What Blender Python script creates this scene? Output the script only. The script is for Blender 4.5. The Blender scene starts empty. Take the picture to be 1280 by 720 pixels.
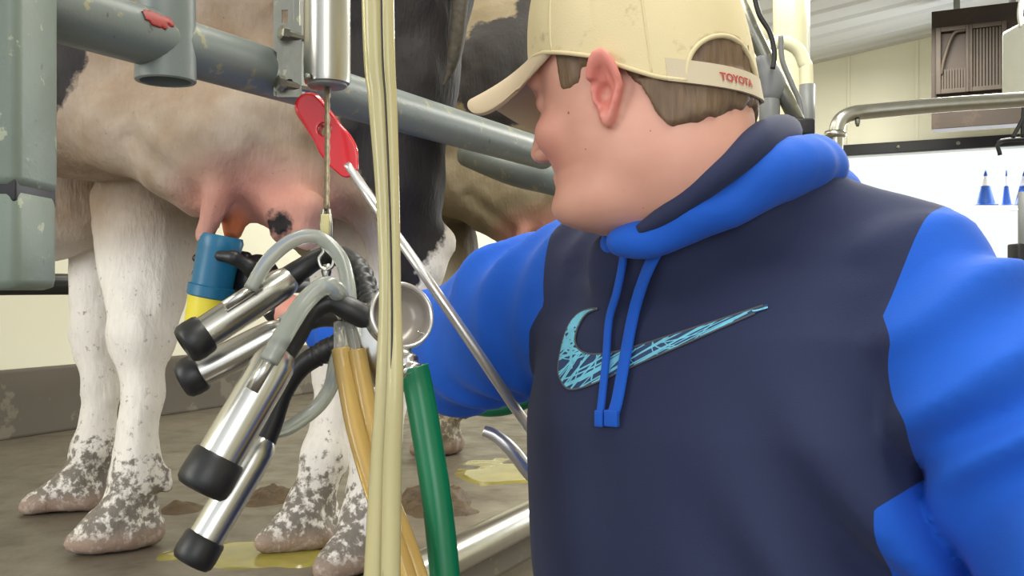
import bpy, math, random
import numpy as np
from mathutils import Vector, Matrix
from mathutils.bvhtree import BVHTree
random.seed(4)
SC = bpy.context.scene
COL = SC.collection
# ------------------------------------------------------------------ camera, world, lights, exposure
F = 1200.0                       # focal length in pixels of the 1280 x 720 frame
EYE = 1.47                       # camera height above the pit floor
cam_d = bpy.data.cameras.new('camera'); cam_d.sensor_width = 36; cam_d.lens = 36 * F / 1280; cam_d.clip_start = .05
cam = bpy.data.objects.new('camera', cam_d); COL.objects.link(cam)
cam.location = (0, 0, EYE); cam.rotation_euler = (math.pi / 2, 0, 0)
SC.camera = cam
SC.view_settings.view_transform = 'Standard'; SC.view_settings.look = 'None'
SC.view_settings.exposure = 0.0; SC.view_settings.gamma = 1; SC.view_settings.use_curve_mapping = False
TH = math.radians(26.8); CT, ST = math.cos(TH), math.sin(TH)
def W(X, Y, Z):                  # parlour plan (X across the pit, Y along it) to world
    return Vector((X * CT + Y * ST, -X * ST + Y * CT, Z))
def P(px, py, d):                # point at depth d
    return Vector(((px - 640) / F * d, d, EYE + (360 - py) / F * d))
world = bpy.data.worlds.new('world'); SC.world = world; world.use_nodes = True
wb = world.node_tree.nodes['Background']; wb.inputs[0].default_value = (.90, .95, 1, 1); wb.inputs[1].default_value = 1.1
def area(name, loc, target, sx, sy, power, color=(1, 1, 1)):
    d = bpy.data.lights.new(name, 'AREA'); d.shape = 'RECTANGLE'; d.size = sx; d.size_y = sy; d.energy = power; d.color = color
    o = bpy.data.objects.new(name, d); COL.objects.link(o); o.location = loc
    o.rotation_euler = (Vector(target) - Vector(loc)).to_track_quat('-Z', 'Y').to_euler()
    return o
area('ceiling_tube_light', W(-.1, 1.2, 3.15), W(-.1, 1.2, 0), .35, 3.2, 60, (1, .98, .88))
area('ceiling_tube_light', W(-1.9, 2.2, 3.02), W(-1.9, 2.2, 0), .3, 3.0, 26, (1, .97, .84))
area('ceiling_tube_light', W(.2, 5.2, 3.2), W(.2, 5.2, 0), .35, 3.2, 190, (1, .98, .9))
area('daylight_from_window', W(.8, 7.8, 2.0), W(.2, 2.0, 1.3), 2.8, 1.2, 95, (.92, .96, 1))
area('daylight_from_side_door', W(-2.3, -1.6, 2.3), W(-1.3, 1.4, 1.3), 1.2, 1.6, 45, (1, .99, .96))
area('frontal_fill_light', W(1.6, -2.2, 2.3), W(-1.0, 1.5, 1.4), 1.6, 1.6, 30, (1, .98, .94))  # added frontal fill from behind the camera, not from a real door
# ------------------------------------------------------------------ helpers
ORIGIN = {}
def tag(o, label=None, cat=None, group=None, kind=None):
    for k, v in (('label', label), ('category', cat), ('group', group), ('kind', kind)):
        if v: o[k] = v
    return o
def thing(name, label, cat, loc, group=None):
    o = bpy.data.objects.new(name, None); COL.objects.link(o); o.location = loc; o.empty_display_size = .05
    ORIGIN[o] = Vector(loc)
    return tag(o, label, cat, group)
def mk(name, vf, mat, parent=None, smooth=True, label=None, cat=None, group=None, kind=None, autosmooth=None):
    v, f = vf
    v = np.asarray(v, float).reshape(-1, 3)
    org = ORIGIN[parent] if parent is not None else Vector(((v[:, 0].min() + v[:, 0].max()) / 2, (v[:, 1].min() + v[:, 1].max()) / 2, v[:, 2].min()))
    own = Vector(org) if parent is None else Vector(v.mean(0))
    me = bpy.data.meshes.new(name); me.from_pydata((v - np.array(own)).tolist(), [], [list(map(int, q)) for q in f]); me.update()
    o = bpy.data.objects.new(name, me); COL.objects.link(o)
    if parent is not None:
        o.parent = parent; o.location = own - org
    else:
        o.location = own
    ORIGIN[o] = own
    for m in (mat if isinstance(mat, list) else [mat]): me.materials.append(m)
    if smooth: me.polygons.foreach_set('use_smooth', [True] * len(me.polygons))
    if autosmooth: me.set_sharp_from_angle(angle=math.radians(autosmooth))
    tag(o, label, cat, group, kind)
    return o
def attr(o, name, arr):
    a = o.data.attributes.new(name, 'FLOAT', 'POINT'); a.data.foreach_set('value', np.asarray(arr, np.float32))
class MB:                        # collects shapes into one mesh
    def __init__(s): s.v = []; s.f = []
    def add(s, vf):
        b = len(s.v); s.v += [tuple(p) for p in vf[0]]; s.f += [[i + b for i in q] for q in vf[1]]; return s
    def get(s): return s.v, s.f
def spline(pts, n):              # Catmull-Rom through pts (any dimension)
    p = np.array([list(q) for q in pts], float)
    if len(p) == 2: return np.array([p[0] + (p[1] - p[0]) * t for t in np.linspace(0, 1, n)])
    e = np.vstack([2 * p[0] - p[1], p, 2 * p[-1] - p[-2]]); out = []
    m = len(p) - 1
    for t in np.linspace(0, m, n):
        i = min(int(t), m - 1); u = t - i
        a, b, c, d = e[i:i + 4]
        out.append(.5 * (2 * b + (c - a) * u + (2 * a - 5 * b + 4 * c - d) * u * u + (3 * b - a - 3 * c + d) * u ** 3))
    return np.array(out)
def tube(pts, r, n=None, seg=16, caps=True, ribs=None):
    """swept tube; r a number or one radius per given point; ribs=(count, depth, from) adds corrugation"""
    k = len(pts); n = n or (2 if k == 2 else 8 * k)
    rr = [r] * k if isinstance(r, (int, float)) else list(r)
    q = spline([list(p) + [a] for p, a in zip(pts, rr)], n)
    c, rad = q[:, :3], q[:, 3].copy()
    if ribs:
        t = np.linspace(0, 1, n); rad *= 1 + ribs[1] * np.sign(np.sin(t * ribs[0] * 2 * math.pi)) * (t > ribs[2])
    V, Fc = [], []
    T = np.gradient(c, axis=0); T /= np.linalg.norm(T, axis=1)[:, None]
    up = np.array([0, 0, 1.]) if abs(T[0][2]) < .9 else np.array([1., 0, 0])
    N = np.cross(T[0], up); N /= np.linalg.norm(N)
    for i in range(n):
        N = N - T[i] * N.dot(T[i]); N /= np.linalg.norm(N); B = np.cross(T[i], N)
        for j in range(seg):
            a = 2 * math.pi * j / seg
            V.append(c[i] + rad[i] * (math.cos(a) * N + math.sin(a) * B))
    for i in range(n - 1):
        for j in range(seg):
            k2 = (j + 1) % seg
            Fc.append([i * seg + j, i * seg + k2, (i + 1) * seg + k2, (i + 1) * seg + j])
    if caps:
        Fc.append(list(range(seg))[::-1]); Fc.append([(n - 1) * seg + j for j in range(seg)])
    return V, Fc
def lathe(profile, origin, axis, seg=40, ref=None):
    """profile [(along, radius)...] about an axis"""
    a = Vector(axis).normalized(); u = a.orthogonal().normalized() if ref is None else (Vector(ref) - a * Vector(ref).dot(a)).normalized(); w = a.cross(u)
    V, Fc = [], []
    for (t, r) in profile:
        for j in range(seg):
            g = 2 * math.pi * j / seg
            V.append(Vector(origin) + a * t + (u * math.cos(g) + w * math.sin(g)) * max(r, 1e-5))
    for i in range(len(profile) - 1):
        for j in range(seg):
            k = (j + 1) % seg
            Fc.append([i * seg + j, i * seg + k, (i + 1) * seg + k, (i + 1) * seg + j])
    return V, Fc
def rbox(center, half, axes=None, bev=.004):
    """chamfered box; axes: three unit vectors"""
    ax = axes or (Vector((1, 0, 0)), Vector((0, 1, 0)), Vector((0, 0, 1)))
    import bmesh
    bm = bmesh.new(); bmesh.ops.create_cube(bm, size=2)
    for v in bm.verts: v.co = Vector((v.co.x * half[0], v.co.y * half[1], v.co.z * half[2]))
    if bev: bmesh.ops.bevel(bm, geom=bm.edges[:], offset=bev, segments=2, affect='EDGES', profile=.6)
    bm.verts.index_update()
    V = [Vector(center) + ax[0] * v.co.x + ax[1] * v.co.y + ax[2] * v.co.z for v in bm.verts]
    Fc = [[v.index for v in f.verts] for f in bm.faces]; bm.free()
    return V, Fc
RX = (W(1, 0, 0) - W(0, 0, 0), W(0, 1, 0) - W(0, 0, 0), Vector((0, 0, 1)))      # parlour axes
def pbox(x0, x1, y0, y1, z0, z1, bev=0):
    return rbox(W((x0 + x1) / 2, (y0 + y1) / 2, (z0 + z1) / 2), (abs(x1 - x0) / 2, abs(y1 - y0) / 2, abs(z1 - z0) / 2), RX, bev)
# ---- implicit surfaces
def smin(a, b, k):
    h = np.clip(.5 + .5 * (b - a) / k, 0, 1); return b * (1 - h) + a * h - k * h * (1 - h)
def smax(a, b, k): return -smin(-a, -b, k)
def cap(X, Y, Z, a, b, ra, rb):
    a = np.array(a, np.float32); d = np.array(b, np.float32) - a
    t = np.clip(((X - a[0]) * d[0] + (Y - a[1]) * d[1] + (Z - a[2]) * d[2]) / float(d @ d), 0, 1)
    return np.sqrt((X - a[0] - t * d[0]) ** 2 + (Y - a[1] - t * d[1]) ** 2 + (Z - a[2] - t * d[2]) ** 2) - (ra + (rb - ra) * t)
def ell(X, Y, Z, c, r, yaw=0, pitch=0):
    x, y, z = X - c[0], Y - c[1], Z - c[2]
    if yaw:
        cy, sy = math.cos(yaw), math.sin(yaw); x, y = x * cy + y * sy, -x * sy + y * cy
    if pitch:
        cp, sp = math.cos(pitch), math.sin(pitch); x, z = x * cp + z * sp, -x * sp + z * cp
    k0 = np.sqrt((x / r[0]) ** 2 + (y / r[1]) ** 2 + (z / r[2]) ** 2) + 1e-9
    k1 = np.sqrt((x / r[0] ** 2) ** 2 + (y / r[1] ** 2) ** 2 + (z / r[2] ** 2) ** 2) + 1e-9
    return k0 * (k0 - 1) / k1
def chain(X, Y, Z, pts, rad, k=.02):
    d = None
    for i in range(len(pts) - 1):
        e = cap(X, Y, Z, pts[i], pts[i + 1], rad[i], rad[i + 1]); d = e if d is None else smin(d, e, k)
    return d
def vnoise(x, y, z):
    xi, yi, zi = np.floor(x), np.floor(y), np.floor(z); fx, fy, fz = x - xi, y - yi, z - zi
    fx, fy, fz = (q * q * (3 - 2 * q) for q in (fx, fy, fz))
    def h(a, b, c):
        s = np.sin(a * 127.1 + b * 311.7 + c * 74.7) * 43758.5453; return s - np.floor(s)
    r = 0
    for i in (0, 1):
        for j in (0, 1):
            for k in (0, 1):
                r = r + h(xi + i, yi + j, zi + k) * (fx if i else 1 - fx) * (fy if j else 1 - fy) * (fz if k else 1 - fz)
    return r * 2 - 1
def fbm(x, y, z, o=3):
    return sum(vnoise(x * 2 ** i + 7 * i, y * 2 ** i, z * 2 ** i) / 2 ** i for i in range(o))
def surf(fn, lo, hi, h):
    """surface nets over fn(X, Y, Z) < 0"""
    ax = [np.arange(lo[i], hi[i] + h, h) for i in range(3)]
    X, Y, Z = np.meshgrid(*ax, indexing='ij')
    V = fn(X, Y, Z); V = np.where(np.abs(V) < 1e-9, 1e-9, V); S = V < 0
    n = V.shape; m = (n[0] - 1, n[1] - 1, n[2] - 1)
    def crn(A, i, j, k): return A[i:i + m[0], j:j + m[1], k:k + m[2]]
    cnt = sum(crn(S, i, j, k).astype(np.int8) for i in (0, 1) for j in (0, 1) for k in (0, 1))
    act = (cnt > 0) & (cnt < 8); I = np.argwhere(act)
    pos = np.zeros((len(I), 3)); w = np.zeros(len(I))
    def val(o): return V[I[:, 0] + o[0], I[:, 1] + o[1], I[:, 2] + o[2]]
    for axis in range(3):
        for a in (0, 1):
            for b in (0, 1):
                o0 = [0, 0, 0]; o0[(axis + 1) % 3] = a; o0[(axis + 2) % 3] = b; o1 = list(o0); o1[axis] = 1
                v0, v1 = val(o0), val(o1); c = (v0 < 0) != (v1 < 0); t = np.where(c, v0 / (v0 - v1 + 1e-20), 0)
                p = np.array(o0, float) + np.outer(t, np.array(o1) - np.array(o0)); pos += p * c[:, None]; w += c
    pos = (pos / w[:, None] + I) * h + np.array(lo)
    idx = -np.ones(m, int); idx[act] = np.arange(len(I))
    Q = []
    for axis in range(3):
        u, v = (axis + 1) % 3, (axis + 2) % 3
        sl0 = [slice(None)] * 3; sl0[axis] = slice(0, n[axis] - 1); sl1 = list(sl0); sl1[axis] = slice(1, None)
        D = (S[tuple(sl0)] != S[tuple(sl1)]); sgn = S[tuple(sl0)]
        E = np.argwhere(D); ok = (E[:, u] > 0) & (E[:, v] > 0) & (E[:, u] < n[u] - 1) & (E[:, v] < n[v] - 1); E = E[ok]
        def g(du, dv):
            q = E.copy(); q[:, u] -= du; q[:, v] -= dv; return idx[q[:, 0], q[:, 1], q[:, 2]]
        q = np.stack([g(1, 1), g(0, 1), g(0, 0), g(1, 0)], 1); s = sgn[E[:, 0], E[:, 1], E[:, 2]]
        q[~s] = q[~s][:, ::-1]; Q.append(q)
    return pos, np.vstack(Q)
# ------------------------------------------------------------------ materials
def lin(r, g, b):
    return tuple(((c / 255) / 12.92 if c / 255 <= .04045 else ((c / 255 + .055) / 1.055) ** 2.4) for c in (r, g, b)) + (1,)
class NT:
    def __init__(s, name):
        s.m = bpy.data.materials.new(name); s.m.use_nodes = True; s.t = s.m.node_tree; s.b = s.t.nodes['Principled BSDF']
        s.out = s.t.nodes['Material Output']
    def n(s, kind, **kw):
        x = s.t.nodes.new('ShaderNode' + kind)
        for k, v in kw.items(): setattr(x, k, v)
        return x
    def l(s, a, b): s.t.links.new(a, b)
    def pos(s): return s.n('NewGeometry').outputs['Position']
    def obj(s): return s.n('TexCoord').outputs['Object']
    def noise(s, scale, detail=3, rough=.5, vec=None, stretch=None):
        x = s.n('TexNoise'); x.inputs['Scale'].default_value = scale; x.inputs['Detail'].default_value = detail; x.inputs['Roughness'].default_value = rough
        v = vec or s.obj()
        if stretch:
            mp = s.n('Mapping'); mp.inputs['Scale'].default_value = stretch; s.l(v, mp.inputs[0]); v = mp.outputs[0]
        s.l(v, x.inputs['Vector']); return x.outputs['Fac']
    def ramp(s, fac, stops):
        x = s.n('ValToRGB'); e = x.color_ramp.elements
        while len(e) < len(stops): e.new(.5)
        for q, (p, c) in zip(e, stops): q.position = p; q.color = c if len(c) == 4 else tuple(c) + (1,)
        s.l(fac, x.inputs[0]); return x.outputs[0]
    def mix(s, fac, a, b):
        x = s.n('Mix', data_type='RGBA')
        for sock, val in ((x.inputs['Factor'], fac), (x.inputs[6], a), (x.inputs[7], b)):
            if hasattr(val, 'is_output'): s.l(val, sock)
            else: sock.default_value = val
        return x.outputs[2]
    def math(s, op, a, b=0.):
        x = s.n('Math', operation=op)
        for sock, val in zip(x.inputs, (a, b)):
            if hasattr(val, 'is_output'): s.l(val, sock)
            else: sock.default_value = val
        return x.outputs[0]
    def attr(s, name): return s.n('Attribute', attribute_name=name).outputs['Fac']
    def color(s, c):
        if hasattr(c, 'is_output'): s.l(c, s.b.inputs['Base Color'])
        else: s.b.inputs['Base Color'].default_value = c
    def set(s, **kw):
        for k, v in kw.items():
            i = s.b.inputs[k.replace('_', ' ')]
            if hasattr(v, 'is_output'): s.l(v, i)
            else: i.default_value = v
        return s
    def bump(s, h, strength=.3, dist=.005):
        x = s.n('Bump'); x.inputs['Strength'].default_value = strength; x.inputs['Distance'].default_value = dist
        s.l(h, x.inputs['Height']); s.l(x.outputs[0], s.b.inputs['Normal'])
def simple(name, rgb, rough=.5, metal=0., var=.12, scale=20, bump=0., bscale=200, stretch=None, **kw):
    t = NT(name); c = lin(*rgb); d = tuple(x * (1 - var * 2) for x in c[:3]) + (1,)
    t.color(t.mix(t.noise(scale, stretch=stretch), d, tuple(min(1, x * (1 + var)) for x in c[:3]) + (1,)))
    t.set(Roughness=rough, Metallic=metal, **kw)
    if bump: t.bump(t.noise(bscale), bump, .002)
    return t.m
def chipped(name, base, chips, under, scale=14, thr=.62, rough=.5, metal=0.):
    t = NT(name); n = t.noise(scale, 6, .65); n2 = t.noise(4, 3)
    c = t.mix(n2, tuple(x * .75 for x in lin(*base)[:3]) + (1,), lin(*base))
    c = t.mix(t.ramp(n, [(thr, (0, 0, 0)), (thr + .03, (1, 1, 1))]), c, lin(*chips))
    c = t.mix(t.ramp(t.noise(scale * 1.7, 5, .6), [(.68, (0, 0, 0)), (.71, (1, 1, 1))]), c, lin(*under))
    t.color(c); t.set(Roughness=rough, Metallic=metal); t.bump(n, .25, .003); return t.m
M = {}
M['wall'] = simple('cream_wall_panel', (236, 233, 210), .55, var=.03, scale=2)
M['ceiling'] = simple('white_ceiling_panel', (200, 200, 196), .5, var=.03, scale=3)
M['kerb'] = chipped('stained_concrete', (104, 96, 84), (122, 114, 100), (70, 62, 54), 6, .55, .7)
M['black'] = simple('black_trim', (28, 28, 32), .5)
M['rail'] = chipped('grey_painted_steel', (118, 126, 124), (144, 142, 112), (84, 84, 74), 34, .60, .42, .0)
M['post'] = chipped('green_grey_painted_steel', (122, 134, 124), (158, 164, 142), (92, 98, 84), 48, .63, .45, .0)
M['galv'] = chipped('galvanised_steel', (150, 150, 140), (176, 172, 150), (98, 96, 84), 30, .6, .38, .85)
M['steel'] = simple('polished_stainless_steel', (214, 212, 206), .27, 1., var=.06, scale=30)
M['steel_b'] = simple('brushed_stainless_steel', (190, 188, 180), .30, 1., var=.08, scale=40, stretch=(1, 1, .1))
M['rubber'] = simple('black_rubber', (34, 34, 36), .42, var=.2, scale=60)
M['alu'] = simple('pale_aluminium', (225, 222, 220), .3, .8, var=.05)
M['red'] = simple('red_plastic', (214, 20, 34), .22, var=.05, Coat_Weight=.4)
M['green'] = simple('green_rubber_hose', (10, 112, 74), .33, var=.08)
M['blue_pl'] = simple('blue_plastic', (24, 104, 142), .35, var=.1)
M['yellow_pl'] = simple('yellow_plastic', (230, 214, 60), .35, var=.06)
M['white_pl'] = simple('white_plastic', (226, 228, 222), .4, var=.03)
M['cream_pl'] = simple('cream_painted_post', (236, 232, 196), .4, var=.03)
M['grey_pl'] = simple('grey_paint', (120, 122, 122), .45, var=.06)
M['navy'] = None
def fabric(name, rgb, var=.1, bump=.25):
    t = NT(name); c = lin(*rgb)
    t.color(t.mix(t.noise(9, 4), tuple(x * (1 - var) for x in c[:3]) + (1,), tuple(x * (1 + var) for x in c[:3]) + (1,)))
    t.set(Roughness=.85, Sheen_Weight=.06, Sheen_Roughness=.5); t.bump(t.noise(700, 2), bump, .0008); return t.m
M['navy'] = fabric('navy_fleece', (30, 38, 72))
M['blue'] = fabric('royal_blue_fleece', (8, 86, 194))
M['jeans'] = fabric('blue_denim', (50, 62, 92))
t = NT('khaki_cotton'); c = t.mix(t.noise(9, 4), lin(204, 188, 146), lin(222, 206, 166))
c = t.mix(t.ramp(t.noise(30, 5, .65), [(.58, (0, 0, 0)), (.72, (.6, .6, .6))]), c, lin(150, 126, 92)); t.color(c); t.set(Roughness=.85); t.bump(t.noise(700, 2), .3, .0008); M['khaki'] = t.m
M['boot'] = simple('dark_rubber_boot', (52, 46, 40), .6)
def translucent(name, rgb, trans, rough=.15):
    t = NT(name); c = lin(*rgb); t.color(t.mix(t.noise(6, 2), tuple(x * .85 for x in c[:3]) + (1,), c))
    t.set(Roughness=rough, IOR=1.4, Transmission_Weight=trans); return t.m
M['hose_clear'] = translucent('yellowed_clear_hose', (216, 206, 156), .25)
M['hose_amber'] = translucent('amber_milk_hose', (232, 196, 118), .45)
M['tube_clear'] = translucent('cloudy_silicone_tube', (214, 220, 212), .65, .22)
M['acrylic'] = translucent('clear_acrylic', (226, 226, 220), .75, .08)
# skin
t = NT('skin'); n = t.noise(26, 3); n2 = t.noise(180, 2)
c = t.mix(n, lin(208, 150, 132), lin(226, 172, 152)); c = t.mix(t.attr('ruddy'), c, lin(214, 116, 108))
c = t.mix(t.ramp(t.noise(120, 1), [(.80, (0, 0, 0)), (.815, (1, 1, 1))]), c, lin(150, 92, 80))
t.color(c); t.set(Roughness=.5, Subsurface_Weight=.12, Subsurface_Scale=.01); t.b.inputs['Subsurface Radius'].default_value = (1, .3, .2); t.bump(n2, .12, .001)
M['skin'] = t.m
t = NT('brown_hair'); c = t.mix(t.noise(160, 3, stretch=(1, 1, .16)), lin(74, 56, 40), lin(134, 108, 82)); t.color(c); t.set(Roughness=.55); t.bump(t.noise(300, 2, stretch=(1, 1, .12)), .5, .002)
M['hair'] = t.m
# cow hide: attributes black (patches), pink (bare udder skin), dirt (soiled legs), tan (stained belly)
def hide(name, white, tan, black):
    t = NT(name); n = t.noise(7, 5, .6); fur = t.noise(150, 2, stretch=(1, 1, .25)); fine = t.noise(62, 5, .65)
    c = t.mix(fur, tuple(x * .82 for x in lin(*white)[:3]) + (1,), lin(*white))
    c = t.mix(t.math('MULTIPLY', t.attr('tan'), t.ramp(n, [(.3, (.72,) * 3), (.65, (1, 1, 1))])), c, lin(*tan))
    c = t.mix(t.attr('pink'), c, t.mix(n, lin(172, 108, 96), lin(206, 152, 136)))
    c = t.mix(t.attr('iodine'), c, lin(196, 104, 52))
    d = t.math('ADD', t.attr('dirt'), t.math('MULTIPLY', t.math('SUBTRACT', fine, .5), 2.6))
    c = t.mix(t.ramp(d, [(.42, (0, 0, 0)), (.72, (.85, .85, .85))]), c, t.mix(fur, lin(62, 52, 44), lin(112, 98, 82)))
    k = t.math('ADD', t.attr('black'), t.math('MULTIPLY', t.math('SUBTRACT', t.noise(24, 4, .65), .5), .3))
    c = t.mix(t.ramp(k, [(.48, (0, 0, 0)), (.53, (1, 1, 1))]), c, lin(*black))
    h = t.math('ADD', t.attr('hoof'), 0.)
    c = t.mix(h, c, t.mix(fine, lin(120, 96, 82), lin(206, 176, 156)))
    t.color(c); t.set(Roughness=.68); t.bump(t.math('ADD', fur, t.math('MULTIPLY', fine, .6)), .45, .004); return t.m
M['cow_near'] = hide('near_cow_hide', (246, 240, 232), (132, 106, 78), (26, 20, 22))
M['cow_far'] = hide('far_cow_shaded_hide', (184, 172, 148), (108, 94, 68), (30, 24, 22))  # soiled hide, its white and tan also darkened to paint in shade
# floor
t = NT('wet_concrete_floor'); p = t.pos(); n = t.noise(1.6, 6, .6, p); n2 = t.noise(9, 5, .6, p)
c = t.mix(n, lin(78, 72, 62), lin(138, 128, 112)); c = t.mix(t.ramp(n2, [(.5, (0, 0, 0)), (.75, (.6, .6, .6))]), c, lin(70, 60, 46))
t.color(c); t.set(Roughness=t.ramp(n2, [(.3, (.3,) * 3), (.7, (.6,) * 3)])); t.bump(t.noise(40, 4, .6, p), .25, .004)
M['floor'] = t.m
t = NT('manure'); n = t.noise(30, 5, .6); t.color(t.mix(n, lin(54, 40, 26), lin(108, 86, 56))); t.set(Roughness=.55); t.bump(n, .8, .01); M['manure'] = t.m
t = NT('slurry'); n = t.noise(12, 4); t.color(t.mix(n, lin(112, 100, 58), lin(176, 166, 70))); t.set(Roughness=.15); M['slurry'] = t.m
# ------------------------------------------------------------------ setting
ZP = 1.0
mk('floor', pbox(-2.85, -.90, -2.5, 8.1, .02, ZP), M['floor'], smooth=False, kind='structure')
mk('floor_pit', pbox(-.90, 3.6, -2.5, 8.1, -.1, 0), M['kerb'], smooth=False, kind='structure')
mk('trim_2', pbox(-.93, -.87, -2.5, 8, .90, .985, .01), M['kerb'], smooth=False, kind='structure')
mk('wall_left', pbox(-2.87, -2.77, -2.5, 8.1, ZP, 3.2), M['wall'], smooth=False, kind='structure')
mk('baseboard_left', pbox(-2.77, -2.735, -2.5, 8, ZP, 1.215, .008), M['kerb'], smooth=False, kind='structure')
zc = lambda X: 3.08 + .136 * (X + 2.75)
wbk = MB()
YB = 8.0; x0, x1, z0, z1 = -1.25, 3.0, 1.15, 2.515
for a in ((-2.87, x0, 0, 4.2), (x1, 3.7, 0, 4.2), (x0, x1, 0, z0), (x0, x1, z1, 4.2)): wbk.add(pbox(a[0], a[1], YB, YB + .12, a[2], a[3]))
mk('wall_back', wbk.get(), M['wall'], smooth=False, kind='structure')
seam = MB()
for X in (-1.05, -.55, .1): seam.add(pbox(X - .012, X + .012, YB - .012, YB, 2.6, zc(X), .003))
mk('trim_3', seam.get(), M['wall'], smooth=False, kind='structure')
mk('wall_right', pbox(3.6, 3.7, -2.5, 8.1, 0, 4.2), M['wall'], smooth=False, kind='structure')
# sloping ribbed ceiling
v = []; f = []; ys = np.arange(-2.5, 8.12, .03)
for y in ys:
    rib = .018 if (y % .30) < .035 else 0
    for X in (-2.87, 3.7): v.append(W(X, y, zc(X) - rib))
for i in range(len(ys) - 1): f.append([2 * i, 2 * i + 1, 2 * i + 3, 2 * i + 2])
mk('ceiling', (v, f), M['ceiling'], smooth=False, kind='structure')
hd = MB(); hd.add(pbox(-1.3, 3.05, YB - .05, YB, 2.515, 2.60, .006)); hd.add(pbox(-1.3, -1.22, YB - .05, YB, 1.1, 2.515, .006))
mk('trim_1', hd.get(), M['black'], smooth=False, kind='structure')
bl = MB()
for i in range(10): bl.add(lathe([(0, .016), (.012, .014), (.014, 0)], W(-1.1 + i * .42, YB - .05, 2.56), W(0, -1, 0) - W(0, 0, 0), 10))
mk('trim_4', bl.get(), M['galv'], kind='structure')
fr = MB()
for a in ((-1.25, 3.0, 1.15, 1.21), (-1.25, -1.19, 1.15, 2.515), (.9, .95, 1.15, 2.515), (2.94, 3.0, 1.15, 2.515)): fr.add(pbox(a[0], a[1], YB + .02, YB + .08, a[2], a[3]))
fr.add(pbox(-1.28, 3.03, YB - .16, YB + .1, 1.13, 1.16, .004))
mk('window_1', fr.get(), M['white_pl'], smooth=False, kind='structure')
mk('ground_outside', pbox(-8, 12, 8.2, 30, .6, .7), simple('snowy_yard', (240, 244, 250), .8, var=.03), smooth=False, kind='structure')
# blue cones on the sill
t = NT('blue_and_white_cone'); z = t.n('SeparateXYZ'); t.l(t.obj(), z.inputs[0])
t.color(t.mix(t.ramp(z.outputs['Z'], [(.145, (0, 0, 0)), (.15, (1, 1, 1)), (.215, (1, 1, 1)), (.22, (0, 0, 0))]), lin(30, 84, 176), lin(236, 238, 244))); t.set(Roughness=.5); M['cone'] = t.m
for i, (px, s, lb) in enumerate(((1232, 1., 'leftmost blue cone with white band on the window ledge'), (1258, .5, 'small slim blue cone between two larger ones on the ledge'), (1281, 1.0, 'rightmost blue cone cut off by the picture edge, on the ledge'))):
    q = P(px, 258, 6.95)
    prof = [(0, .085 * s), (.012, .085 * s), (.014, .066 * s), (.02, .064 * s), (.24, .012 * s), (.26, .004), (.262, 0)]
    mk('marker_cone', lathe([(0, 0)] + prof, q, (0, 0, 1), 28), M['cone'], label=lb, cat='cone', group='blue cones on the window ledge')
shelf = P(1275, 258, 6.95)
mk('shelf', rbox((shelf.x + .1, shelf.y, shelf.z - .012), (.55, .1, .012), None, .003), M['white_pl'], smooth=False, label='white ledge carrying blue cones in front of bright window', cat='shelf')
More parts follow.
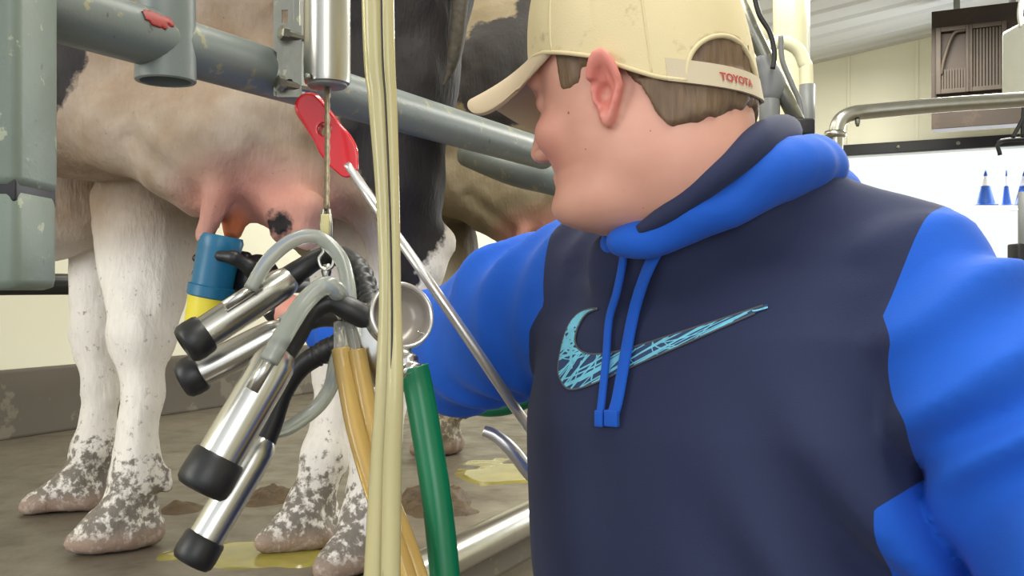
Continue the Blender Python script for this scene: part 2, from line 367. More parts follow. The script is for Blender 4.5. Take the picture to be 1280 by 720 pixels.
# ------------------------------------------------------------------ cows
def cow_field(X, Y, Z):
    C = lambda px, py, d: np.array(P(px, py, d))
    d = cap(X, Y, Z, (-.42, 1.84, 2.02), (-.95, 2.02, 2.03), .315, .345)                       # barrel
    d = smin(d, ell(X, Y, Z, (-.52, 1.86, 1.96), (.36, .30, .305)), .06)                      # belly
    d = smin(d, cap(X, Y, Z, (-.95, 2.02, 2.05), (-1.5, 2.2, 2.25), .24, .15), .1)            # neck
    d = smin(d, cap(X, Y, Z, (-1.5, 2.2, 2.25), (-1.85, 2.3, 2.05), .13, .08), .06)           # head
    d = smin(d, ell(X, Y, Z, (-1.5, 2.02, 2.3), (.05, .12, .03)), .03)
    d = smin(d, ell(X, Y, Z, C(40, 238, 2.00), (.21, .11, .150)), .012)                        # brisket
    d = smin(d, ell(X, Y, Z, C(110, 110, 1.74), (.26, .17, .165)), .06)                         # low belly in front of the udder
    d = smin(d, ell(X, Y, Z, C(318, 168, 1.66), (.20, .15, .145)), .07)                       # udder
    d = smin(d, ell(X, Y, Z, C(262, 205, 1.58), (.075, .08, .075)), .06)
    d = smin(d, ell(X, Y, Z, C(365, 235, 1.60), (.065, .08, .085)), .04)
    d = smin(d, cap(X, Y, Z, C(150, 165, 1.62), C(300, 185, 1.58), .06, .07), .07)
    for (a, b, r) in (((268, 240, 1.52), (258, 300, 1.52), .017), ((294, 255, 1.57), (290, 292, 1.57), .0145), ((352, 265, 1.53), (349, 291, 1.53), .02), ((386, 260, 1.52), (384, 300, 1.52), .019)):
        d = smin(d, cap(X, Y, Z, C(*a), C(*b), r * 1.25, r * .8), .02)                        # teats
    # hind legs: hip, thigh, hock, fetlock
    d = smin(d, chain(X, Y, Z, [C(490, -40, 1.68), C(500, 110, 1.66), C(492, 235, 1.655), C(505, 330, 1.66)], [.15, .095, .078, .058], .04), .07)
    d = smin(d, chain(X, Y, Z, [C(505, 325, 1.66), C(485, 430, 1.65), C(470, 560, 1.63), C(462, 640, 1.62), C(450, 668, 1.61)], [.055, .047, .040, .046, .048], .02), .02)
    d = smin(d, cap(X, Y, Z, C(545, 305, 1.66), C(520, 350, 1.66), .028, .035), .03)
    d = smin(d, chain(X, Y, Z, [C(440, 20, 1.9), C(440, 200, 1.88), C(440, 330, 1.86), C(425, 470, 1.81), C(408, 570, 1.77), C(390, 632, 1.75)], [.13, .10, .075, .046, .042, .044], .03), .05)
    # forelegs
    d = smin(d, chain(X, Y, Z, [C(185, 150, 1.92), C(190, 290, 1.84), C(178, 425, 1.77), C(178, 500, 1.76), C(172, 590, 1.745), C(155, 640, 1.735)], [.10, .086, .056, .036, .042, .043], .02), .007)
    d = smin(d, cap(X, Y, Z, C(150, 250, 1.86), C(165, 370, 1.80), .056, .04), .03)
    d = smin(d, cap(X, Y, Z, C(205, 590, 1.75), C(208, 608, 1.75), .012, .014), .01)
    d = smin(d, chain(X, Y, Z, [C(140, 170, 2.15), C(125, 300, 2.1), C(120, 410, 2.07), C(127, 490, 2.06), C(118, 560, 2.05), C(100, 600, 2.04)], [.08, .066, .05, .036, .041, .042], .02), .008)
    # hooves: two claws each
    for (fx, fy, fd, tx, ty, td) in ((450, 672, 1.61, 418, 712, 1.56), (390, 640, 1.75, 348, 678, 1.72), (160, 640, 1.735, 108, 682, 1.71), (108, 596, 2.04, 55, 630, 2.02)):
        a, b = C(fx, fy, fd), C(tx, ty, td)
        for s in (-1, 1):
            o = np.array((.012 * s, .026 * s, 0)); bb = b + o; bb[2] = ZP + .022; aa = a + o * .8; aa[2] = min(aa[2], ZP + .085)
            d = smin(d, cap(X, Y, Z, aa, bb, .040, .021), .008)
            heel = aa + np.array((.02, 0, 0)); heel[2] = ZP + .03
            d = smin(d, cap(X, Y, Z, heel, bb, .034, .022), .01)
    gx = cap(X, Y * 0, Z, (P(150, 165, 1.5).x, 0, P(150, 165, 1.5).z), (P(240, 240, 1.5).x, 0, P(240, 240, 1.5).z), 0, 0)
    d = d + .010 * np.exp(-(gx / .014) ** 2) * (Y < 1.75)
    d = d + .006 * fbm(X * 9, Y * 9, Z * 9, 2) + .0045 * fbm(X * 30, Y * 30, Z * 22, 3)
    return np.maximum(d, ZP + .001 - Z)
cow_v, cow_f = surf(cow_field, (-2.0, 1.18, .98), (.32, 2.5, 2.52), .0105)
def ss(x, a, b):
    t = np.clip((x - a) / (b - a), 0, 1); return t * t * (3 - 2 * t)
def cow(offset, mat, label, blacks, tan):
    o = np.array(offset); v = cow_v + o
    root = thing('cow', label, 'cow', Vector((-.55, 1.8, ZP)) + Vector(offset))
    body = mk('body', (v, cow_f), mat, root)
    X, Y, Z = cow_v.T
    blk = np.zeros(len(v))
    for c, r in blacks: blk = np.maximum(blk, .5 - ell(X, Y, Z, c, r) * 5)
    attr(body, 'black', np.clip(blk, 0, 1))
    ud = np.minimum(ell(X, Y, Z, P(325, 268, 1.54), (.125, .14, .075)), ell(X, Y, Z, P(275, 275, 1.53), (.06, .1, .06)))
    attr(body, 'pink', np.clip(.55 - ud * 12, 0, .9))
    attr(body, 'iodine', np.clip(-cap(X, Y, Z, P(293, 262, 1.57), P(289, 300, 1.57), .03, .03) * 90, 0, .85))
    h = Z - ZP
    attr(body, 'dirt', np.clip(.56 * ss(-h, -.22, -.07) + .14 * ss(-h, -.75, -.3), 0, 1))
    attr(body, 'hoof', np.clip(.8 * ss(-h, -.05, -.02) + .0, 0, .75))
    attr(body, 'tan', np.clip(tan * ss(h, .48, .62), 0, 1))
    return root
A = lambda *q: np.array(P(*q))
near_cow = cow((0, 0, 0), M['cow_near'], 'nearest cow, white legged with black thigh, its pink udder beside the hanging milking cluster',
    [(A(510, 20, 1.60), (.125, .2, .36)), (A(520, 230, 1.62), (.062, .12, .14)), (A(470, 150, 1.62), (.06, .12, .075)), (A(500, 345, 1.60), (.03, .08, .045)), (A(58, 60, 1.62), (.085, .2, .13)), (A(350, 283, 1.52), (.03, .05, .02)), (A(600, -120, 1.8), (.3, .3, .15))], .95)
mk('tail', tube([P(585, -80, 1.62), P(576, 0, 1.56), P(569, 60, 1.55), P(562, 90, 1.55), P(554, 108, 1.55)], [.02, .014, .012, .007, .002], 30, 10), simple('tail_hair', (70, 62, 48), .7, var=.5, scale=120), near_cow)
far_cow = cow((.50, .98, 0), M['cow_far'], 'farther cow behind the grey rail and the man, soiled white flank with shade put into its colour',
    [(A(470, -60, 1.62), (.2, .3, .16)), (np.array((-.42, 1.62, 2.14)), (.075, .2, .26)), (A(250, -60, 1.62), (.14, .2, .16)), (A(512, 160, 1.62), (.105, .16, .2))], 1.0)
# ------------------------------------------------------------------ rails and posts
def rail(name, pts, r, mat, label, cat, **kw):
    return mk(name, tube(pts, r, kw.pop('n', None), kw.pop('seg', 24)), mat, label=label, cat=cat, **kw)
rr_ = thing('rump_rail', 'thick grey painted rail with a welded open pipe sleeve along the cow rumps', 'rail', W(-.80, 1.0, 1.735))
mk('rail_tube', tube([W(-.80, -.4, 1.735), W(-.80, .5, 1.735), W(-.80, 1.1, 1.735), W(-.80, 1.6, 1.735), W(-.80, 1.72, 1.735)], .0305, 60, 28), M['rail'], rr_)
rail('bent_rail', [P(585, 192, 2.17), P(640, 214, 2.05), P(690, 226, 2.0), P(760, 243, 1.94)], .030, M['rail'], 'short lower grey rail passing behind the face of the man', 'rail', n=24)
gp = thing('gate_post', 'wide green grey steel post with scraped paint at the far left edge', 'post', P(10, 362, .8))
mk('post_tube', rbox(P(-8, -92, .8), (.0385, .036, .2203), None, .009), M['post'], gp)
mk('post_foot', rbox(P(-8, 301, .8), (.0375, .035, .0413), None, .009), M['post'], gp)
gp2 = mk('post_joint', rbox(P(-8, 240, .8), (.036, .034, .011), None, .002), M['black'], gp)
a0 = P(207, -260, 1.035); L = a0.z - P(207, 101, 1.035).z; R_ = .0312
sl = mk('pipe_sleeve', lathe([(0, R_ * .7), (0, R_ * .96), (L * .5, R_ * .97), (L, R_ * 1.02), (L + .001, R_ * .99), (L + .001, R_ * .86), (L - .06, R_ * .84), (L - .06, 0)], a0, (0, 0, -1), 40), M['rail'], rr_, autosmooth=40)
mk('paint_mark', surf(lambda X, Y, Z: np.maximum(np.minimum(np.sqrt((X - a0.x) ** 2 + (Y - a0.y) ** 2) - R_, cap(X, Y, Z, W(-.80, 0, 1.735), W(-.80, 2, 1.735), .0305, .0305)) - .0016, ell(X, Y, Z, P(200, 28, 1.0), (.012, .04, .008)) + .004 * vnoise(X * 150, Y * 200, Z * 200)), np.array(P(200, 28, 1.006)) - .035, np.array(P(200, 28, 1.006)) + .035, .0012), simple('red_paint', (150, 44, 40), .5, var=.2, scale=200), sl, label='smear of red paint')
# slotted bracket with bolts
br = thing('slotted_bracket', 'galvanised slotted steel bracket with bolts beside the steel cylinder', 'bracket', P(360, 120, 1.16))
def plate(name, x0, x1, y0, y1, d, slots, mat, parent, th=.004):
    """a flat strip with real slots: grid cells left out"""
    n, m = 28, 60; cells = set(); V = []; Fc = []
    for i in range(n):
        for j in range(m):
            px = x0 + (i + .5) / n * (x1 - x0); py = y0 + (j + .5) / m * (y1 - y0)
            if not any(((px - a) / w) ** 2 + (max(abs(py - b) - h, 0) / w) ** 2 < 1 for a, b, w, h in slots): cells.add((i, j))
    idx = {}
    def vid(i, j, k):
        if (i, j, k) not in idx:
            q = P(x0 + i / n * (x1 - x0), y0 + j / m * (y1 - y0), d); idx[(i, j, k)] = len(V); V.append((q.x, q.y + k * th, q.z))
        return idx[(i, j, k)]
    for (i, j) in cells:
        Fc.append([vid(i, j, 0), vid(i, j + 1, 0), vid(i + 1, j + 1, 0), vid(i + 1, j, 0)]); Fc.append([vid(i, j, 1), vid(i + 1, j, 1), vid(i + 1, j + 1, 1), vid(i, j + 1, 1)])
        for (di, dj, a, b) in ((-1, 0, (0, 0), (0, 1)), (1, 0, (1, 1), (1, 0)), (0, -1, (1, 0), (0, 0)), (0, 1, (0, 1), (1, 1))):
            if (i + di, j + dj) not in cells:
                Fc.append([vid(i + a[0], j + a[1], 0), vid(i + a[0], j + a[1], 1), vid(i + b[0], j + b[1], 1), vid(i + b[0], j + b[1], 0)])
    return mk(name, (V, Fc), mat, parent, smooth=False)
plate('strip', 342, 370, -220, 120, 1.16, [(356, 22, 4, 6), (356, 104, 5, 2)], M['galv'], br)
plate('strip', 346, 377, 32, 121, 1.152, [(362, 104, 4.5, 1)], M['galv'], br)
mk('flange', rbox(P(374, 30, 1.17), (.004, .016, .088), None, .001), M['galv'], br, smooth=False)
for (px, py) in ((364, 45), (360, 107)):
    b = mk('bolt', lathe([(-.03, 0), (-.03, .0045), (.012, .0045), (.012, .009), (.02, .009), (.021, .006), (.021, 0)], P(px + 6, py, 1.15), (-.75, -.65, .05), 6), M['galv'], br, smooth=False)
# retractor cylinder
rc = thing('retractor_cylinder', 'shiny stainless steel retractor cylinder hanging above the milking cluster', 'cylinder', P(409, 108, 1.1))
cy0 = P(409, -330, 1.1); Lc = (104 + 330) / F * 1.1
mk('shell', lathe([(0, .0), (0, .0265), (Lc * .985, .0265), (Lc, .0255), (Lc + .001, .022), (Lc - .012, .021)], cy0, (0, 0, -1), 48), M['steel_b'], rc, autosmooth=40)
mk('end_plug', lathe([(0, .0225), (.006, .0225), (.008, .020), (.008, .004), (.02, .004), (.02, 0)], P(409, 101, 1.1), (0, 0, -1), 40), M['grey_pl'], rc, autosmooth=40)
mk('rivet', lathe([(0, .004), (.003, .0035), (.004, 0)], P(385, 96, 1.078), (-.5, -.85, 0), 12), M['galv'], rc)
# lifting cable with crimp, chain link and bolt
lc = thing('lift_cable', 'thin wire cable with crimp and clip holding up the milking cluster', 'cable', P(408, 345, 1.0))
D = 1.0
mk('wire', tube([P(409, 104, 1.1), P(409, 180, 1.06), P(408, 262, 1.01)], .0030, 40, 8, ribs=(30, .12, 0)), simple('old_wire_rope', (134, 122, 98), .5, .6, var=.3, scale=200), lc)
mk('crimp', rbox(P(407, 281, 1.0), (.0045, .004, .011), None, .0015), simple('yellowed_crimp', (206, 196, 140), .4), lc)
mk('wire_loop', tube([P(404, 262, 1.01), P(402, 280, 1.0), P(404, 300, 1.0), P(408, 306, 1.0), P(412, 300, 1.0), P(413, 280, 1.0), P(411, 262, 1.01)], .0022, 40, 8), M['galv'], lc)
s1 = [(404, 298), (401, 305), (405, 314), (399, 323), (401, 333), (408, 338)]; s2 = [(412, 298), (415, 305), (411, 314), (417, 323), (415, 333), (408, 338)]
cl = MB().add(tube([P(x, y, D - .004) for x, y in s1], .0021, 30, 8)).add(tube([P(x, y, D - .004) for x, y in s2], .0021, 30, 8))
mk('spring_clip', cl.get(), M['steel'], lc)
mk('eye_bolt', lathe([(0, .001), (0, .0042), (.008, .0055), (.012, .0045), (.022, .0042), (.026, .007), (.032, .007), (.034, 0)], P(408, 330, D), (0, 0, -1), 16), M['steel'], lc)
# ------------------------------------------------------------------ milking cluster
mc = thing('milking_cluster', 'stainless milking cluster with four teat cups hanging on the cable', 'milking machine', P(440, 470, .97))
def teat_cup(a, b, wa, cap_len, tube_pts, tube_r, pulse_pts, pulse_r, ribs=None):
    """a top end, b far (rubber) end, wa radius"""
    a, b = Vector(a), Vector(b); ax = (b - a); L = ax.length
    sh = mk('teat_cup', lathe([(-.004, wa * .50), (0, wa * .62), (.004, wa * .80), (.014, wa * .97), (.03, wa), (L - cap_len + .004, wa * 1.0)], a, ax, 40), M['steel'], mc, autosmooth=60, label='polished steel teat cup')
    c0 = L - cap_len; R = wa * 1.19
    mk('rubber_mouthpiece', lathe([(c0, wa * .95), (c0, R * .93), (c0 + .003, R), (L - .012, R * 1.03), (L - .005, R * .99), (L - .001, R * .85), (L, R * .62), (L - .004, R * .42), (L - .02, R * .38), (L - .02, 0)], a, ax, 40), M['rubber'], sh, autosmooth=50)
    pn = Vector(pulse_pts[0]); q = pulse_pts[0]
    mk('pulse_nipple', tube([Vector(q) + (b - a).normalized() * .030, Vector(q) - (b - a).normalized() * .012], pulse_r * .72, None, 14), M['steel'], sh)
    mk('milk_tube', tube(tube_pts, tube_r, 70, 18, ribs=ribs), M['rubber'], mc)
    mk('pulse_tube', tube(pulse_pts, pulse_r, 60, 16), M['tube_clear'], mc)
teat_cup(P(366, 346, 1.0), P(229, 434, .95), .0172, .026,
    [P(360, 349, 1.0), P(376, 337, 1.0), P(402, 322, 1.01), P(430, 322, 1.02), P(448, 340, 1.0), P(459, 368, .98), P(464, 385, .96)], [.0135, .0115, .0105, .0115, .0130, .0120, .012],
    [P(313, 362, .962), P(335, 326, .97), P(367, 300, .98), P(398, 297, .985), P(424, 320, .98), P(434, 350, .97), P(438, 385, .96)], .0075, (16, .07, .62))
teat_cup(P(356, 412, 1.02), P(226, 477, 1.0), .0172, .024,
    [P(352, 414, 1.02), P(372, 405, 1.02), P(400, 396, 1.02), P(430, 396, 1.0), P(456, 400, .97)], .0115,
    [P(352, 402, 1.035), P(380, 385, 1.05), P(410, 372, 1.03), P(432, 385, 1.0), P(440, 400, .98)], .0065)
teat_cup(P(352, 438, .90), P(249, 615, .86), .0205, .036,
    [P(349, 442, .90), P(366, 422, .915), P(388, 391, .93), P(412, 378, .935), P(436, 386, .935), P(463, 402, .94)], [.015, .0125, .0105, .0100, .0120, .0115],
    [P(336, 452, .878), P(352, 423, .885), P(376, 384, .90), P(397, 362, .915), P(412, 357, .92), P(422, 366, .93), P(428, 385, .95)], .0092)
teat_cup(P(332, 548, .98), P(237, 706, .94), .0175, .030,
    [P(329, 552, .98), P(340, 527, .985), P(354, 490, .99), P(376, 459, .99), P(405, 440, .985), P(440, 424, .97)], [.013, .0115, .0105, .0105, .0115, .0115],
    [P(338, 541, .992), P(362, 534, 1.0), P(395, 510, 1.0), P(413, 484, .99), P(420, 455, .97), P(428, 430, .96)], .0078, (26, .06, .72))
ax = Vector((.48, -.82, .22)).normalized(); lidc = Vector(P(501, 395, .93)); rl = .0305
claw = mk('claw_bowl', lathe([(-.062, 0), (-.060, .010), (-.052, .020), (-.040, .027), (-.022, .0295), (-.004, .0300), (-.003, .0325), (.000, .0325), (.001, .0300)], lidc, ax, 48), M['steel'], mc, autosmooth=45)
mk('clear_lid', lathe([(-.010, 0), (-.010, .012), (-.008, .0262), (-.001, .0272), (.002, .0292)], lidc, ax, 48), simple('grey_acrylic_lid', (150, 142, 134), .25, .1, var=.1), claw)
mk('lid_ring', lathe([(.000, .0325), (.003, .0335), (.006, .0325), (.006, .0298), (.003, .0288), (.000, .0295), (.000, .0325)], lidc, ax, 48), M['alu'], claw)
mk('lid_latch', tube([lidc + ax * .004 + Vector((.010, .006, -.026)), lidc + ax * .004 + Vector((.021, .012, -.020)), lidc + ax * .005 + Vector((.013, .008, -.016))], .0011, 14, 8), M['steel'], claw)
mk('claw_body', surf(lambda X, Y, Z: smin(smin(ell(X, Y, Z, P(472, 430, .955), (.029, .026, .036)), cap(X, Y, Z, P(458, 400, .955), P(476, 470, .95), .015, .012), .012),
    smin(cap(X, Y, Z, P(450, 398, .95), P(476, 410, .945), .012, .014), cap(X, Y, Z, P(432, 428, .955), P(466, 440, .95), .011, .014), .01), .012),
    np.array(P(468, 432, .95)) - .065, np.array(P(468, 432, .95)) + .065, .0022), M['steel'], mc)
for (a, b) in (((424, 404), (425, 446)), ((437, 404), (446, 448)), ):
    mk('clear_stem', tube([P(a[0], a[1], .94), P(b[0], b[1], .925)], .0058, 6, 16), M['acrylic'], mc)
mk('outlet_nipple', tube([P(490, 440, .94), P(506, 446, .925), P(517, 470, .915)], [.010, .0095, .011], 20, 18, ribs=(5, .1, .3)), M['steel'], mc)
mk('hanger_stem', tube([P(408, 345, 1.0), P(410, 372, .985), P(428, 398, .965)], .0042, 16, 10), M['steel'], mc)
# ------------------------------------------------------------------ hoses
def hose(name, label, lines, r, mat, part):
    t = thing(name, label, 'hose', lines[0][-1])
    for k, l in enumerate(lines): mk(part, tube(l, r[k] if isinstance(r, list) else r, 80, 18), mat[k] if isinstance(mat, list) else mat, t)
    return t
M['hose_line'] = simple('dark_hose_edge', (40, 34, 20), .4)
hose('twin_milk_hose', 'yellowed clear twin hose hanging straight down past the claw',
    [[P(462, -420, .83), P(468, 20, .82), P(475, 130, .82), P(481, 250, .815), P(484, 360, .81), P(482, 470, .805), P(476, 600, .80), P(469, 760, .79)],
     [P(481, -420, .825), P(484, 20, .815), P(488, 130, .815), P(492, 250, .81), P(493, 360, .803), P(494, 470, .79), P(490, 600, .785), P(488, 760, .775)],
     [P(473, -420, .815), P(477, 20, .805), P(482, 130, .805), P(487, 250, .80), P(489.5, 360, .795), P(489, 470, .785), P(483, 600, .78), P(479, 760, .77)]],
    [[.0105, .0105, .0098, .0075, .0070, .0082, .0098, .0108], [.0062, .0062, .0058, .0052, .0056, .0068, .0078, .0080], .0009], [M['hose_clear'], M['hose_clear'], M['hose_line']], 'hose_tube')
hose('amber_hose_pair', 'pair of amber clear hoses running down from the claw behind the twin hose',
    [[P(426, 436, .925), P(432, 470, .92), P(446, 540, .90), P(470, 620, .88), P(498, 690, .86), P(520, 760, .85)],
     [P(446, 438, .925), P(452, 470, .92), P(466, 540, .905), P(482, 610, .89), P(512, 690, .87), P(534, 760, .86)]],
    .0092, M['hose_amber'], 'hose_tube')
hose('green_hose', 'thick green rubber hose hanging from the claw outlet', [[P(517, 458, .92), P(524, 490, .92), P(536, 560, .91), P(548, 640, .90), P(560, 760, .89)]], .0142, M['green'], 'hose_tube')
hose('green_hose', 'green hose sagging in a bow under the outstretched blue sleeve', [[P(520, 440, 1.52), P(545, 482, 1.50), P(590, 508, 1.48), P(640, 507, 1.46), P(690, 478, 1.45), P(760, 400, 1.45)]], .0125, M['green'], 'hose_tube')
# ------------------------------------------------------------------ red-handled hook
rh = thing('hook_wand', 'red handled aluminium rod with curved tip leaning between cow and man', 'hook', P(660, 595, 1.1))
HD = lambda px, py: P(px, py, 1.14 + (py - 160) * -.00012)
h0, h1 = HD(390, 138), HD(430, 202)
def handle(X, Y, Z):
    d = cap(X, Y, Z, HD(388, 135), HD(426, 190), .0185, .0195)
    d = smin(d, cap(X, Y, Z, HD(420, 182), HD(434, 208), .0185, .0135), .01)
    d = np.maximum(d, np.abs(Y - (h0.y + .001)) - .0125)
    hole = np.sqrt((X - HD(407, 163).x) ** 2 + (Z - HD(407, 163).z) ** 2) - .0075
    return smax(d, -hole, .002)
mk('handle', surf(handle, (h0.x - .05, h0.y - .04, h1.z - .05), (h1.x + .05, h0.y + .04, h0.z + .05), .0016), M['red'], rh)
mk('rod', tube([HD(434, 205), HD(470, 258), P(528, 340, 1.08), P(594, 436, 1.08), P(640, 504, 1.12), P(660, 533, 1.19), P(690, 575, 1.25), P(692, 604, 1.27), P(668, 597, 1.27), P(640, 563, 1.26), P(620, 545, 1.26), P(604, 538, 1.26)], [.0056, .0058, .0058, .006, .0062, .0066, .0066, .007] + [.0095, .0095, .0085, .007], 130, 14), M['alu'], rh)
# ------------------------------------------------------------------ things behind the cluster
rail('dark_pipe', [W(-2.2, 1.0, 1.06 + .42), W(-2.2, 4.6, 1.48)], .028, simple('dark_wet_steel', (54, 54, 54), .35, .3), 'dark steel pipe running level behind the udder along the wall', 'pipe', n=4)
dc = thing('teat_dip_cup', 'blue teat dip cup with yellow base held under the teats', 'cup', P(268, 405, 1.53))
tp, bt = P(277, 296, 1.53), P(262, 372, 1.53); axd = (bt - tp).normalized(); q = (bt - tp).length
dcb = mk('blue_cup', lathe([(.02, .026), (0, .030), (-.002, .033), (.006, .036), (.02, .034), (q * .8, .0325), (q * .82, .037), (q * .98, .0365), (q, .034)], tp, axd, 40), M['blue_pl'], dc, autosmooth=40)
mk('yellow_base', lathe([(q, .03), (q, .0335), (q + .045, .031), (q + .05, .026), (q + .05, 0)], tp, axd, 40), M['yellow_pl'], dc, autosmooth=40)
# ------------------------------------------------------------------ pit edge, muck
rail('pit_edge_pipe', [W(-.88, -.5, .985), W(-.88, 6.5, .985)], .034, M['steel_b'], 'polished steel pipe along the edge of the cow platform, running behind the green hose', 'pipe', n=4)
def blob(name, c, rx, ry, h, mat, seed, **kw):
    c = Vector(c)
    def fn(X, Y, Z):
        r = np.sqrt(((X - c.x) / rx) ** 2 + ((Y - c.y) / ry) ** 2) + .35 * fbm(X * 14 + seed, Y * 14, X * 0, 2)
        top = ZP + h * np.clip(1 - r, -1, 1) * (1.2 + .9 * vnoise(X * 60 + seed, Y * 60, Z * 0)) if h > .01 else ZP + h * np.clip((1 - r) * 4, -1, 1)
        return Z - top
    v, f = surf(fn, (c.x - rx * 1.5, c.y - ry * 1.5, ZP - .002), (c.x + rx * 1.5, c.y + ry * 1.5, ZP + h * 2.6 + .006), .007 if h > .01 else .0035)
    return mk(name, (v, f), mat, **kw)
g = lambda px, py: P(px, py, (EYE - ZP) * F / (py - 360))
blob('manure_pat', g(540, 630), .10, .12, .032, M['manure'], 3, label='largest brown manure pat on the platform behind the green hose', cat='manure', group='manure pats on the platform')
blob('manure_pat', g(352, 622), .10, .09, .02, M['manure'], 9, label='manure pat on the floor just beside the far hind hoof', cat='manure', group='manure pats on the platform')
blob('manure_pat', g(232, 636), .045, .05, .014, M['manure'], 14, label='small manure lump right of the nearer front hoof', cat='manure', group='manure pats on the platform')
blob('slurry_puddle', g(330, 690), .15, .1, .004, M['slurry'], 21, label='yellow green puddle on the platform at the bottom between front and hind hooves', cat='puddle')
blob('slurry_puddle', g(632, 592), .13, .16, .004, M['slurry'], 33, label='yellow green puddle on the platform beside the curved rod tip', cat='puddle')
# ------------------------------------------------------------------ the man
man = thing('person', 'man in a khaki cap and two-tone blue hooded sweatshirt reaching under the cow', 'person', (.30, 1.08, 0))
# head frame
HA, HP = math.radians(33), math.radians(8)
fw = Vector((-math.cos(HA) * math.cos(HP), math.sin(HA) * math.cos(HP), -math.sin(HP)))
lf = Vector((0, 0, 1)).cross(fw).normalized(); uu = fw.cross(lf).normalized()
ear = P(757, 110, .85); HC = ear - lf * .077
def hp(f_, l_, u_): return HC + fw * f_ + lf * l_ + uu * u_
def hl(X, Y, Z):
    x, y, z = X - HC.x, Y - HC.y, Z - HC.z
    return (x * fw.x + y * fw.y + z * fw.z, x * lf.x + y * lf.y + z * lf.z, x * uu.x + y * uu.y + z * uu.z)
tab = np.array([  # up, front, back, half width
    (-.140, .002, .002, .002), (-.134, .040, .012, .020), (-.126, .066, .022, .030), (-.115, .086, .030, .041), (-.100, .095, .045, .050), (-.085, .0905, .060, .0585), (-.072, .094, .068, .0645),
    (-.064, .0925, .073, .067), (-.055, .097, .079, .0695), (-.040, .0975, .086, .073), (-.020, .0985, .093, .0755), (.0, .0975, .098, .0755), (.020, .0975, .102, .0765), (.036, .1045, .104, .0775),
    (.052, .1015, .104, .078), (.075, .093, .101, .076), (.095, .082, .094, .070), (.112, .068, .080, .058), (.125, .050, .056, .040), (.133, .022, .026, .018), (.1365, .001, .001, .001)])
def head_base(f, l, u):
    u = np.where(u < 0, u / .9, u)
    Fr, Bk, Wd = (np.interp(u, tab[:, 0], tab[:, i]) for i in (1, 2, 3))
    Av = np.where(f > 0, Fr, Bk); n = np.where(f > 0, 2.25, 2.1)
    rho = np.sqrt(f * f + l * l) + 1e-6; cs, sn = np.abs(f) / rho, np.abs(l) / rho
    r = ((cs / Av) ** n + (sn / Wd) ** n + 1e-9) ** (-1 / n)
    d = (rho - r) * .8
    return np.maximum(d, np.maximum(u - .1365, -.14 - u))
NB = Vector((.200, 1.02, 1.49))
def neck(X, Y, Z):
    nk = chain(X, Y, Z, [hp(-.030, 0, .0), hp(-.030, 0, -.06), NB], [.062, .062, .070], .03)
    return smin(nk, cap(X, Y, Z, hp(.02, 0, -.07), NB + Vector((.0, .02, -.03)), .042, .045), .03)
def head_field(X, Y, Z):
    f, l, u = hl(X, Y, Z); al = np.abs(l)
    d = head_base(f, l, u); u = np.where(u < 0, u / .92, u)
    d = smin(d, cap(f, al, u, (.100, 0, .022), (.117, 0, -.026), .0085, .0115), .010)      # nose
    d = smin(d, ell(f, al, u, (.105, .0125, -.031), (.014, .009, .009)), .005)
    d = smin(d, cap(f, al, u, (.100, .008, .034), (.088, .045, .036), .010, .008), .012)      # brow
    d = smax(d, -ell(f, al, u, (.106, .033, .016), (.014, .017, .012)), .012)                # sockets
    d = smin(d, ell(f, al, u, (.083, .033, .015), (.013, .014, .012)), .004)
    d = smin(d, ell(f, al, u, (.073, .045, -.022), (.019, .019, .018)), .02)                 # cheeks
    d = smin(d, cap(f, al, u, (.101, 0, -.058), (.091, .022, -.064), .0065, .003), .005)      # lips
    d = smin(d, cap(f, al, u, (.099, 0, -.073), (.089, .020, -.069), .0070, .003), .005)
    d = smax(d, -ell(f, al, u, (.106, 0, -.0655), (.012, .020, .0028)), .004)
    # ears
    e = hl(X, Y, Z)[0:3]; ef, eu = (f + .004 + .10 * u) * 1.12, (u + .004) * 1.14
    le = al - (.078 + .24 * np.maximum(-ef, 0) + .36 * np.maximum(eu, 0))
    shape = np.sqrt((ef / .0175) ** 2 + (eu / .033) ** 2)
    shape = np.where(eu < 0, np.sqrt((ef / (.0175 - .22 * np.maximum(-eu, 0))) ** 2 + (eu / .034) ** 2), shape)
    disc = np.maximum((shape - 1) * .015, np.abs(le) - .0035)
    rim = np.sqrt(((shape - .92) * .0165) ** 2 + (le - .006) ** 2) - .0042
    rim = np.where((ef > .006) & (eu < .012), rim + .004, rim)
    eard = smin(disc, rim, .004)
    eard = smin(eard, cap(ef, le, eu, (-.004, .003, .018), (-.008, .003, -.012), .003, .003), .004)
    eard = smin(eard, ell(ef, le, eu, (.001, .002, -.027), (.0095, .005, .009)), .004)
    eard = smin(eard, cap(ef, le, eu, (.013, .002, .002), (.012, .002, -.008), .004, .004), .004)
    eard = smax(eard, -ell(ef, le, eu, (.003, .006, -.003), (.0085, .013, .0115)), .003)
    d = smin(d, eard, .004)
    d = smax(d, -ell(ef, al, eu, (.005, .084, -.005), (.0045, .012, .006)), .003)
    nk = neck(X, Y, Z)
    d = smin(d, nk, .028)
    d = smin(d, ell(f, al, u, (.045, .03, -.100), (.045, .03, .022)), .03)
    return d
lo = np.array((HC.x, HC.y, HC.z)) - np.array((.175, .175, .24)); hi = np.array((HC.x, HC.y, HC.z)) + np.array((.26, .26, .16))
hv, hf = surf(head_field, lo, hi, .0026)
